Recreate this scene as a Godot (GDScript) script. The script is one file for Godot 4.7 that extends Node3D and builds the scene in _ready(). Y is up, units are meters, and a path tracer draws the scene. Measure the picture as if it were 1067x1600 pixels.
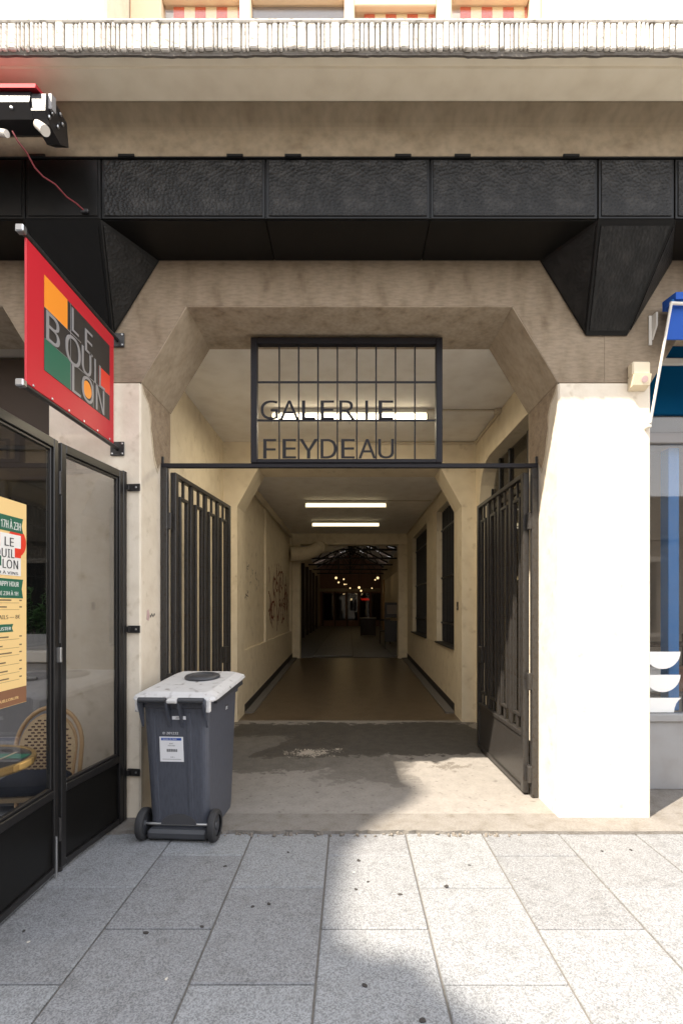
extends Node3D
# Street front of a covered gallery. x to the right, y up, depth d runs away from the camera (z = -d).

var rng := RandomNumberGenerator.new()
var M := {}
var boxes := {}
var font: Font
const WHITE := Color(1, 1, 1)

# ---------------------------------------------------------------- helpers
func P(x: float, y: float, d: float) -> Vector3:
	return Vector3(x, y, -d)

func lin(r: float, g: float, b: float, a := 1.0) -> Color:
	var c := Color(r, g, b).linear_to_srgb()
	c.a = a
	return c

func new_st() -> SurfaceTool:
	var st := SurfaceTool.new()
	st.begin(Mesh.PRIMITIVE_TRIANGLES)
	return st

func tri(st: SurfaceTool, a: Vector3, b: Vector3, c: Vector3, out: Vector3) -> void:
	var n := (a - c).cross(a - b)
	if n.length_squared() < 1e-16:
		return
	if n.dot(out) < 0:
		var t := b
		b = c
		c = t
		n = -n
	n = n.normalized()
	for v in [a, b, c]:
		st.set_normal(n)
		st.add_vertex(v)

func quad(st: SurfaceTool, a: Vector3, b: Vector3, c: Vector3, d: Vector3, out: Vector3) -> void:
	tri(st, a, b, c, out)
	tri(st, a, c, d, out)

func add_box(st: SurfaceTool, s: Vector3, c: float, at := Transform3D()) -> void:
	var h := s / 2
	c = minf(c, minf(h.x, minf(h.y, h.z)) * 0.9)
	var v := func(sg: Vector3, ax: int) -> Vector3:
		var p := Vector3(sg.x * (h.x - c), sg.y * (h.y - c), sg.z * (h.z - c))
		p[ax] = sg[ax] * h[ax]
		return at * p
	var b := at.basis
	for ax in 3:
		var u := (ax + 1) % 3
		var w := (ax + 2) % 3
		for s1 in [-1.0, 1.0]:
			var q := []
			for k in [[-1, -1], [1, -1], [1, 1], [-1, 1]]:
				var sg := Vector3()
				sg[ax] = s1
				sg[u] = k[0]
				sg[w] = k[1]
				q.append(v.call(sg, ax))
			var o := Vector3()
			o[ax] = s1
			quad(st, q[0], q[1], q[2], q[3], b * o)
			if c > 0:
				for s2 in [-1.0, 1.0]:
					var g := Vector3()
					g[ax] = s1
					g[u] = s2
					g[w] = -1
					var g2 := g
					g2[w] = 1
					var oo := Vector3()
					oo[ax] = s1
					oo[u] = s2
					quad(st, v.call(g, ax), v.call(g2, ax), v.call(g2, u), v.call(g, u), b * oo)
	if c > 0:
		for sx in [-1.0, 1.0]:
			for sy in [-1.0, 1.0]:
				for sz in [-1.0, 1.0]:
					var sg := Vector3(sx, sy, sz)
					tri(st, v.call(sg, 0), v.call(sg, 1), v.call(sg, 2), b * sg)

func box_mesh(s: Vector3, c := 0.0) -> ArrayMesh:
	var key := "%.4f %.4f %.4f %.4f" % [s.x, s.y, s.z, c]
	if not boxes.has(key):
		var st := new_st()
		add_box(st, s, c)
		boxes[key] = st.commit()
	return boxes[key]

func node(parent: Node, called: String, mesh: Mesh, m: Material, at := Vector3.ZERO) -> MeshInstance3D:
	var o := MeshInstance3D.new()
	o.name = called
	o.mesh = mesh
	o.material_override = m
	o.position = at
	parent.add_child(o, true)
	return o

# an axis-aligned box given by its ranges; parent is a Node3D standing unturned at the given origin
func bx(parent: Node3D, called: String, x0: float, x1: float, y0: float, y1: float, d0: float, d1: float, m: Material, c := 0.004) -> MeshInstance3D:
	return node(parent, called, box_mesh(Vector3(x1 - x0, y1 - y0, d1 - d0), c), m, P((x0 + x1) / 2, (y0 + y1) / 2, (d0 + d1) / 2) - base_of(parent))

func base_of(o: Node) -> Vector3:
	var p := Vector3.ZERO
	while o is Node3D and o != self:
		p += o.position
		o = o.get_parent()
	return p

func named(called: String) -> String:
	if not has_node(called):
		return called
	var n := 1
	while has_node("%s_%03d" % [called, n]):
		n += 1
	return "%s_%03d" % [called, n]

func thing(called: String, label: String, category: String, at := Vector3.ZERO, turn := 0.0, group := "") -> Node3D:
	var o := Node3D.new()
	o.name = named(called)
	add_child(o)
	o.position = at
	o.rotation.y = turn
	o.set_meta("label", label)
	o.set_meta("category", category)
	if group:
		o.set_meta("group", group)
	return o

func structure(called: String) -> Node3D:
	var o := Node3D.new()
	o.name = called
	add_child(o)
	o.set_meta("kind", "structure")
	return o

# polygon in (u, v) pulled along w from w0 to w1; f maps (u, v, w) to a point
func add_extrude(st: SurfaceTool, poly: PackedVector2Array, w0: float, w1: float, f: Callable) -> void:
	var area := 0.0
	for i in poly.size():
		area += poly[i].cross(poly[(i + 1) % poly.size()])
	var s := 1.0 if area > 0 else -1.0
	var ids := Geometry2D.triangulate_polygon(poly)
	var along: Vector3 = f.call(0.0, 0.0, 1.0) - f.call(0.0, 0.0, 0.0)
	if w1 < w0:
		along = -along
	for i in range(0, ids.size(), 3):
		var a := poly[ids[i]]
		var b := poly[ids[i + 1]]
		var c := poly[ids[i + 2]]
		tri(st, f.call(a.x, a.y, w0), f.call(b.x, b.y, w0), f.call(c.x, c.y, w0), -along)
		tri(st, f.call(a.x, a.y, w1), f.call(b.x, b.y, w1), f.call(c.x, c.y, w1), along)
	for i in poly.size():
		var a := poly[i]
		var b := poly[(i + 1) % poly.size()]
		var n := Vector2(b.y - a.y, a.x - b.x) * s
		var o: Vector3 = f.call(a.x + n.x, a.y + n.y, w0) - f.call(a.x, a.y, w0)
		quad(st, f.call(a.x, a.y, w0), f.call(b.x, b.y, w0), f.call(b.x, b.y, w1), f.call(a.x, a.y, w1), o)

func xyd(u: float, v: float, w: float) -> Vector3:   # polygon in the facade plane, pulled in depth
	return Vector3(u, v, -w)
func dyx(u: float, v: float, w: float) -> Vector3:   # polygon in (depth, height), pulled along x
	return Vector3(w, v, -u)
func xdy(u: float, v: float, w: float) -> Vector3:   # polygon on plan, pulled upwards
	return Vector3(u, w, -v)

func prism(parent: Node3D, called: String, pts: Array, w0: float, w1: float, f: Callable, m: Material) -> MeshInstance3D:
	var st := new_st()
	var poly := PackedVector2Array()
	for p in pts:
		poly.append(Vector2(p[0], p[1]))
	add_extrude(st, poly, w0, w1, f)
	return node(parent, called, st.commit(), m, -base_of(parent))

func add_tube(st: SurfaceTool, pts: Array, r: float, seg := 8, r_end := -1.0) -> void:
	if r_end < 0:
		r_end = r
	var rings := []
	var up := Vector3.UP
	for i in pts.size():
		var t: Vector3 = (pts[mini(i + 1, pts.size() - 1)] - pts[maxi(i - 1, 0)]).normalized()
		if absf(t.dot(up)) > 0.95:
			up = Vector3.RIGHT if absf(t.x) < 0.9 else Vector3.FORWARD
		var sx := t.cross(up).normalized()
		up = sx.cross(t).normalized()
		var ring := []
		var rr := lerpf(r, r_end, float(i) / maxi(1, pts.size() - 1))
		for k in seg:
			var a := TAU * k / seg
			var n: Vector3 = sx * cos(a) + up * sin(a)
			ring.append([pts[i] + n * rr, n])
		rings.append(ring)
	for i in pts.size() - 1:
		for k in seg:
			var q := [rings[i][k], rings[i][(k + 1) % seg], rings[i + 1][(k + 1) % seg], rings[i + 1][k]]
			var n0: Vector3 = (q[0][0] - q[2][0]).cross(q[0][0] - q[1][0])
			var flip: bool = n0.dot(q[0][1] + q[1][1]) < 0
			for idx in ([0, 2, 1, 0, 3, 2] if flip else [0, 1, 2, 0, 2, 3]):
				st.set_normal(q[idx][1])
				st.add_vertex(q[idx][0])
	for e in [0, pts.size() - 1]:
		var o: Vector3 = pts[e] - pts[1 if e == 0 else e - 1]
		for k in range(1, seg - 1):
			tri(st, rings[e][0][0], rings[e][k][0], rings[e][k + 1][0], o)

func tube(parent: Node3D, called: String, pts: Array, r: float, m: Material, seg := 8, r_end := -1.0) -> MeshInstance3D:
	var st := new_st()
	add_tube(st, pts, r, seg, r_end)
	return node(parent, called, st.commit(), m)

# profile of (radius, height) turned about y, or about x when flat is set
func add_lathe(st: SurfaceTool, prof: Array, seg := 24, at := Transform3D()) -> void:
	for i in prof.size() - 1:
		var p0: Vector2 = prof[i]
		var p1: Vector2 = prof[i + 1]
		var e := p1 - p0
		var n2 := Vector2(e.y, -e.x).normalized()
		for k in seg:
			var a0 := TAU * k / seg
			var a1 := TAU * (k + 1) / seg
			var g := func(p: Vector2, a: float) -> Vector3: return at * Vector3(p.x * cos(a), p.y, p.x * sin(a))
			var nn := func(a: float) -> Vector3: return (at.basis * Vector3(n2.x * cos(a), n2.y, n2.x * sin(a))).normalized()
			var q := [[g.call(p0, a0), nn.call(a0)], [g.call(p0, a1), nn.call(a1)], [g.call(p1, a1), nn.call(a1)], [g.call(p1, a0), nn.call(a0)]]
			for t in [[0, 1, 2], [0, 2, 3]]:
				var n0: Vector3 = (q[t[0]][0] - q[t[2]][0]).cross(q[t[0]][0] - q[t[1]][0])
				if n0.length_squared() < 1e-18:
					continue
				var order: Array = [t[0], t[2], t[1]] if n0.dot(nn.call((a0 + a1) / 2)) < 0 else t
				for idx in order:
					st.set_normal(q[idx][1])
					st.add_vertex(q[idx][0])

func lathe(parent: Node3D, called: String, prof: Array, m: Material, at := Transform3D(), seg := 24) -> MeshInstance3D:
	var st := new_st()
	add_lathe(st, prof, seg, at)
	return node(parent, called, st.commit(), m)

# text fitted to a box w by h, centred on the origin, facing +z, thickness t
func add_text(st: SurfaceTool, s: String, w: float, h: float, t: float, at: Transform3D) -> void:
	var tm := TextMesh.new()
	tm.text = s
	tm.font = font
	tm.font_size = 64
	tm.pixel_size = 0.01
	tm.depth = 0.1
	tm.curve_step = 3.0
	var bb := tm.get_aabb()
	var sc := Vector3(w / bb.size.x, h / bb.size.y, t / bb.size.z)
	var arr := tm.get_mesh_arrays()
	var am := ArrayMesh.new()
	am.add_surface_from_arrays(Mesh.PRIMITIVE_TRIANGLES, arr)
	st.append_from(am, 0, at * Transform3D(Basis.from_scale(sc), -bb.get_center() * sc))

func text(parent: Node3D, called: String, s: String, w: float, h: float, t: float, m: Material, at: Transform3D) -> MeshInstance3D:
	var st := new_st()
	add_text(st, s, w, h, t, Transform3D())
	var o := node(parent, called, st.commit(), m)
	o.transform = at
	return o

# ---------------------------------------------------------------- materials
func noise(seed_: int, freq: float, stops: Array, oct := 4, kind := FastNoiseLite.TYPE_SIMPLEX_SMOOTH, size := 512) -> NoiseTexture2D:
	var n := FastNoiseLite.new()
	n.seed = seed_
	n.noise_type = kind
	n.frequency = freq
	n.fractal_octaves = oct
	var t := NoiseTexture2D.new()
	t.width = size
	t.height = size
	t.seamless = true
	t.noise = n
	if stops:
		var g := Gradient.new()
		var o := PackedFloat32Array()
		var c := PackedColorArray()
		for s in stops:
			o.append(s[0])
			c.append(s[1] if s[1] is Color else Color(s[1], s[1], s[1]))
		g.offsets = o
		g.colors = c
		t.color_ramp = g
	return t

func mat(called: String, c: Color, rough: float, metal := 0.0) -> StandardMaterial3D:
	var m := StandardMaterial3D.new()
	m.resource_name = called
	m.albedo_color = c
	m.roughness = rough
	m.metallic = metal
	M[called] = m
	return m

func grain(m: StandardMaterial3D, t: Texture2D, per_metre: float, coarse: Texture2D = null, coarse_per_metre := 0.3) -> void:
	m.albedo_texture = t
	m.uv1_triplanar = true
	m.uv1_world_triplanar = true
	m.uv1_scale = Vector3.ONE * per_metre
	if coarse:
		m.detail_enabled = true
		m.detail_albedo = coarse
		m.detail_blend_mode = BaseMaterial3D.BLEND_MODE_MUL
		m.detail_uv_layer = BaseMaterial3D.DETAIL_UV_2
		m.uv2_triplanar = true
		m.uv2_world_triplanar = true
		m.uv2_scale = Vector3.ONE * coarse_per_metre

func relief(m: StandardMaterial3D, t: Texture2D, cm: float) -> void:
	m.heightmap_enabled = true
	m.heightmap_texture = t
	m.heightmap_scale = cm

func glass(called: String, a: float, c := Color(0.05, 0.06, 0.06)) -> StandardMaterial3D:
	var m := mat(called, Color(c.r, c.g, c.b, a), 0.02)
	m.transparency = BaseMaterial3D.TRANSPARENCY_ALPHA
	return m

func materials() -> void:
	var fine := noise(3, 0.035, [[0.0, 0.86], [0.5, 0.95], [1.0, 1.0]], 6)
	var blotch := noise(11, 0.012, [[0.0, Color(0.80, 0.775, 0.745)], [0.3, Color(0.92, 0.91, 0.895)], [0.6, Color(0.97, 0.965, 0.96)], [1.0, Color(1, 1, 1)]], 7)
	var faint := noise(17, 0.012, [[0.0, Color(0.94, 0.93, 0.915)], [0.5, Color(0.98, 0.978, 0.97)], [1.0, Color(1, 1, 1)]], 6)
	var rough_h := noise(5, 0.05, [], 5)
	var speck := noise(8, 0.16, [[0.0, 0.58], [0.28, 0.78], [0.5, 0.90], [0.72, 1.0], [1.0, 1.0]], 2, FastNoiseLite.TYPE_VALUE, 1024)
	# cast concrete of the portals, board marked
	grain(mat("concrete", lin(0.30, 0.235, 0.165), 0.9), fine, 0.9, blotch, 0.42)
	relief(M.concrete, rough_h, 0.14)
	M.concrete.uv1_scale = Vector3(0.6, 2.2, 0.6)
	M.concrete.uv2_scale = Vector3(0.8, 0.3, 0.8)
	grain(mat("bounce_lit_render", lin(0.46, 0.375, 0.275), 0.9), fine, 1.1, blotch, 0.8)  # smooth render, paler than the concrete: light bounced off the ground put into its colour
	relief(M.bounce_lit_render, rough_h, 0.15)
	grain(mat("beam_concrete", lin(0.285, 0.225, 0.15), 0.9), fine, 0.7, blotch, 0.35)
	relief(M.beam_concrete, rough_h, 0.25)
	M.beam_concrete.uv2_scale = Vector3(0.45, 0.7, 0.45)
	grain(mat("cornice", lin(0.84, 0.755, 0.60), 0.85), faint, 0.6)
	var tooth := noise(21, 0.03, [[0.0, Color(0.40, 0.38, 0.36)], [0.22, Color(0.74, 0.72, 0.69)], [0.36, Color(0.96, 0.95, 0.94)], [1.0, WHITE]], 6)
	grain(mat("rib_paint", lin(0.66, 0.63, 0.58), 0.85), tooth, 0.7)
	M.rib_paint.uv1_scale = Vector3(0.9, 2.5, 0.9)
	grain(mat("groove", lin(0.20, 0.18, 0.155), 0.95), fine, 1.0)
	grain(mat("render_edge", lin(0.13, 0.115, 0.10), 0.95), fine, 2.0)
	var scuff := noise(23, 0.016, [[0.0, Color(0.86, 0.84, 0.80)], [0.16, Color(0.96, 0.955, 0.945)], [0.28, WHITE], [1.0, WHITE]], 7)
	grain(mat("white_paint", lin(0.72, 0.64, 0.53), 0.75), faint, 0.7, scuff, 0.6)
	relief(M.white_paint, rough_h, 0.12)
	grain(mat("cream", lin(0.79, 0.69, 0.52), 0.8), faint, 0.6, scuff, 0.45)
	relief(M.cream, rough_h, 0.12)
	grain(mat("ceiling_paint", lin(0.85, 0.805, 0.735), 0.85), faint, 0.5)
	grain(mat("old_plaster", lin(0.36, 0.275, 0.19), 0.95), fine, 1.7, blotch, 1.1)
	relief(M.old_plaster, rough_h, 0.3)
	grain(mat("plaster_rim", lin(0.60, 0.50, 0.37), 0.95), fine, 1.7)
	# black cladding
	var hammer := noise(31, 0.045, [], 1, FastNoiseLite.TYPE_CELLULAR, 512)
	mat("hammered", lin(0.028, 0.026, 0.024), 0.5)
	M.hammered.metallic_specular = 0.35
	M.hammered.albedo_texture = noise(37, 0.006, [[0.0, 0.45], [0.5, 0.6], [1.0, 1.0]], 6)
	M.hammered.uv1_triplanar = true
	M.hammered.uv1_world_triplanar = true
	M.hammered.uv1_scale = Vector3.ONE * 2.1
	relief(M.hammered, hammer, 0.5)
	grain(mat("smooth_black", lin(0.008, 0.0075, 0.007), 0.3), fine, 1.0)
	M.smooth_black.metallic_specular = 0.3
	grain(mat("iron", lin(0.024, 0.022, 0.022), 0.42), noise(33, 0.05, [[0.0, 0.6], [0.5, 0.95], [1.0, 1.0]], 5), 1.5)
	var worn := noise(35, 0.03, [[0.0, WHITE], [0.6, WHITE], [0.75, Color(0.9, 0.8, 0.7)], [1.0, Color(0.5, 0.4, 0.35)]], 5)
	grain(mat("gate_iron", lin(0.030, 0.028, 0.027), 0.36), worn, 2.0)
	grain(mat("screen_frame", lin(0.013, 0.012, 0.012), 0.35), fine, 1.0)
	mat("sign_iron", lin(0.016, 0.015, 0.018), 0.55)
	M.sign_iron.metallic_specular = 0.3
	mat("steel", lin(0.45, 0.45, 0.45), 0.35, 0.9)
	# ground
	for k in 5:
		var tone: float = [0.275, 0.25, 0.30, 0.262, 0.287][k]
		var warm: float = [1.0, 1.005, 0.99, 1.01, 0.995][k]
		grain(mat("granite_%d" % k, lin(tone * warm * 0.98, tone, tone * 1.04), 0.72), speck, 1.15, noise(40 + k, 0.01, [[0.0, Color(0.88, 0.875, 0.87)], [0.25, Color(0.96, 0.958, 0.955)], [0.5, Color(0.985, 0.985, 0.985)], [1.0, WHITE]], 7), 1.3)
		M["granite_%d" % k].uv1_offset = Vector3(0.13 * k, 0, 0.37 * k)
	grain(mat("mortar", lin(0.17, 0.155, 0.138), 0.95), fine, 2.0)
	grain(mat("asphalt", lin(0.05, 0.05, 0.05), 0.9), speck, 0.8)
	grain(mat("apron", lin(0.23, 0.213, 0.195), 0.85), fine, 2.5, blotch, 0.9)
	relief(M.apron, rough_h, 0.3)
	grain(mat("broken_edge", lin(0.20, 0.175, 0.15), 0.95), fine, 4.0)
	grain(mat("terrazzo", lin(0.155, 0.115, 0.075), 0.34), speck, 0.9, blotch, 0.5)
	grain(mat("gallery_stone", lin(0.24, 0.235, 0.23), 0.55), speck, 0.8, blotch, 0.6)
	mat("skirting", lin(0.03, 0.027, 0.024), 0.6)
	# odds and ends
	mat("lamp_body", lin(0.55, 0.53, 0.48), 0.6)
	var tl := mat("lamp_glow", lin(0.9, 0.87, 0.78), 0.4)
	tl.emission_enabled = true
	tl.emission = Color(1.0, 0.93, 0.76)
	tl.emission_energy_multiplier = 0.38
	var tl2 := mat("lamp_glow_strong", lin(0.9, 0.87, 0.78), 0.4)
	tl2.emission_enabled = true
	tl2.emission = Color(1.0, 0.94, 0.82)
	tl2.emission_energy_multiplier = 1.3
	var gl := mat("globe_glow", lin(0.9, 0.87, 0.78), 0.3)
	gl.emission_enabled = true
	gl.emission = Color(1.0, 0.86, 0.62)
	gl.emission_energy_multiplier = 0.3
	var rn := mat("red_glow", lin(0.8, 0.1, 0.08), 0.3)
	rn.emission_enabled = true
	rn.emission = Color(1.0, 0.22, 0.14)
	rn.emission_energy_multiplier = 0.035
	mat("conduit", lin(0.55, 0.47, 0.35), 0.6)
	glass("clear_glass", 0.26)
	glass("window_glass", 0.04)
	glass("shop_glass", 0.12)
	glass("dark_glass", 0.55, Color(0.02, 0.02, 0.02))
	mat("dark_room", lin(0.44, 0.385, 0.32), 0.8)
	grain(mat("gallery_wall", lin(0.46, 0.40, 0.32), 0.8), faint, 0.5)
	mat("gallery_end", lin(0.26, 0.15, 0.115), 0.7)
	mat("dark_wood", lin(0.05, 0.032, 0.022), 0.5)
	mat("red_fabric", lin(0.40, 0.014, 0.022), 0.75)
	mat("red_sign", lin(0.52, 0.012, 0.024), 0.5)
	mat("sign_dark", lin(0.028, 0.024, 0.022), 0.5)
	mat("sign_orange", lin(0.86, 0.28, 0.02), 0.5)
	mat("sign_green", lin(0.018, 0.12, 0.07), 0.5)
	mat("sign_scarlet", lin(0.72, 0.045, 0.02), 0.5)
	mat("sign_grey", lin(0.26, 0.25, 0.25), 0.45)
	grain(mat("bin_plastic", lin(0.076, 0.082, 0.104), 0.48), noise(51, 0.03, [[0.0, 0.80], [0.4, 0.93], [1.0, 1.0]], 6), 1.2)
	M.bin_plastic.uv1_scale = Vector3(3.0, 0.7, 3.0)
	mat("bin_frame", lin(0.040, 0.042, 0.048), 0.5)
	grain(mat("bin_lid", lin(0.56, 0.55, 0.545), 0.5), noise(53, 0.018, [[0.0, Color(0.38, 0.36, 0.34)], [0.14, Color(0.72, 0.70, 0.69)], [0.24, Color(0.95, 0.95, 0.95)], [1.0, WHITE]], 6), 1.1)
	mat("rubber", lin(0.022, 0.022, 0.024), 0.7)
	mat("sticker", lin(0.70, 0.70, 0.72), 0.4)
	mat("ink_blue", lin(0.02, 0.07, 0.32), 0.4)
	mat("ink", lin(0.05, 0.05, 0.055), 0.5)
	mat("paper", lin(0.80, 0.56, 0.24), 0.6)
	mat("paper_brown", lin(0.22, 0.10, 0.05), 0.6)
	mat("paper_white", lin(0.78, 0.76, 0.72), 0.6)
	mat("paper_ink", lin(0.16, 0.11, 0.06), 0.6)
	mat("blue_fabric", lin(0.006, 0.07, 0.36), 0.8)
	mat("deep_blue", lin(0.002, 0.06, 0.15), 0.9)
	M.deep_blue.metallic_specular = 0.15
	mat("blue_frame", lin(0.04, 0.19, 0.48), 0.5)
	mat("white_metal", lin(0.62, 0.58, 0.52), 0.4)
	grain(mat("grey_panel", lin(0.30, 0.30, 0.31), 0.6), faint, 0.6)
	mat("decal_white", lin(0.82, 0.82, 0.81), 0.5)
	mat("alarm_cream", lin(0.68, 0.58, 0.42), 0.5)
	mat("alarm_pink", lin(0.52, 0.36, 0.35), 0.5)
	mat("cane", lin(0.50, 0.32, 0.16), 0.5)
	mat("weave_light", lin(0.62, 0.46, 0.27), 0.6)
	mat("weave_dark", lin(0.09, 0.035, 0.02), 0.6)
	mat("navy", lin(0.012, 0.016, 0.03), 0.8)
	mat("brass", lin(0.62, 0.40, 0.14), 0.35, 0.6)
	mat("table_green", lin(0.02, 0.20, 0.11), 0.35)
	mat("table_dark", lin(0.06, 0.05, 0.045), 0.35)
	mat("leaf", lin(0.035, 0.085, 0.022), 0.5)
	M.leaf.backlight_enabled = true
	M.leaf.backlight = Color(0.2, 0.35, 0.1)
	mat("pot", lin(0.30, 0.30, 0.30), 0.7)
	mat("graffiti_red", lin(0.20, 0.04, 0.015), 0.7)
	mat("graffiti_grey", lin(0.16, 0.13, 0.10), 0.7)
	mat("wire_red", lin(0.16, 0.015, 0.02), 0.5)
	mat("black_plastic", lin(0.014, 0.013, 0.014), 0.4)
	mat("window_frame", lin(0.74, 0.56, 0.38), 0.6)
	mat("stripe_red", lin(0.55, 0.08, 0.02), 0.8)
	mat("stripe_cream", lin(0.72, 0.55, 0.30), 0.8)
	mat("blind_grey", lin(0.20, 0.165, 0.135), 0.8)
	grain(mat("stone_opposite", lin(0.46, 0.40, 0.32), 0.9), fine, 0.5, blotch, 0.15)
	mat("zinc", lin(0.22, 0.24, 0.26), 0.6)
	mat("litter_pale", lin(0.5, 0.46, 0.4), 0.8)
	mat("litter_dark", lin(0.035, 0.03, 0.028), 0.8)
	var rg := mat("roof_glass", lin(0.5, 0.49, 0.48), 0.8)
	rg.backlight_enabled = true
	rg.backlight = Color(0.24, 0.24, 0.25)
	var rb := mat("roof_bright", lin(0.7, 0.6, 0.5), 0.7)
	rb.backlight_enabled = true
	rb.backlight = Color(0.9, 0.9, 0.9)

# ---------------------------------------------------------------- scene
func _ready() -> void:
	rng.seed = 7
	var sf := SystemFont.new()
	sf.font_names = PackedStringArray(["Droid Sans"])
	font = sf
	var cam := Camera3D.new()
	cam.name = "camera"
	add_child(cam)
	cam.position = Vector3(0, 1.6, 0)
	# 1067x1600 frame, 800 px focal length, principal point at (546, 948)
	cam.set_frustum(0.1, Vector2(-12.5, 148.0) / 800.0 * 0.05, 0.05, 400.0)
	cam.current = true
	var env := Environment.new()
	env.background_mode = Environment.BG_SKY
	var sky := Sky.new()
	var pm := ProceduralSkyMaterial.new()
	pm.sky_top_color = Color(0.70, 0.715, 0.745)
	pm.sky_horizon_color = Color(0.93, 0.91, 0.885)
	pm.sky_curve = 0.16
	pm.ground_bottom_color = Color(0.3, 0.29, 0.27)
	pm.ground_horizon_color = Color(0.6, 0.6, 0.6)
	sky.sky_material = pm
	env.sky = sky
	env.background_energy_multiplier = 1.15
	env.tonemap_mode = Environment.TONE_MAPPER_LINEAR
	env.tonemap_exposure = 5.4
	env.sdfgi_enabled = true
	env.ssao_enabled = true
	env.ssil_enabled = true
	var we := WorldEnvironment.new()
	we.name = "world_environment"
	we.environment = env
	add_child(we)
	var sun := DirectionalLight3D.new()
	sun.name = "sun"
	sun.light_energy = 0.78
	sun.light_color = Color(1.0, 0.955, 0.88)
	sun.light_angular_distance = 0.5
	sun.shadow_enabled = true
	add_child(sun)
	sun.look_at_from_position(Vector3.ZERO, Vector3(1.25, -2.05, -1.0), Vector3.UP)
	materials()
	ground()
	passage_floor()
	building()
	opposite()
	gallery()
	gate()
	lettered_sign()
	lamps()
	bin()
	restaurant()
	terrace()
	projecting_sign()
	red_awning()
	blue_shop()
	small_things()

# ---------------------------------------------------------------- ground
func ground() -> void:
	var g := structure("ground")
	bx(g, "street_base", -150, 150, -0.6, -0.09, -150, 150, M.granite_1, 0.0)
	var p := structure("pavement")
	bx(p, "mortar_bed", -9, 9, -0.088, -0.031, -1.2, 3.9, M.mortar, 0.0)
	bx(p, "kerb", -9, 9, -0.088, -0.022, -1.5, -1.21, M.granite_1, 0.02)
	var w := 0.545
	for c in range(-12, 13):
		var x0 := -0.146 + c * w
		# slab ends measured in the photograph: 2.57, 3.34 on even columns, 2.20, 2.95 on odd
		var start := 3.335 if posmod(c, 2) == 0 else 2.955
		for r in range(-1, 6):
			var d1 := start + 0.757 * (1 - r)
			var d0 := d1 - 0.757
			d1 = minf(d1, 3.66)
			if d1 - d0 < 0.05 or d0 < -1.25:
				continue
			var dd := rng.randf_range(-0.0015, 0.0015)
			bx(p, "paving_slab", x0 + 0.0045, x0 + w - 0.0045, -0.075, -0.02 + dd, d0 + 0.0045, d1 - 0.0045, M["granite_%d" % rng.randi_range(0, 4)], 0.005)

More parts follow.
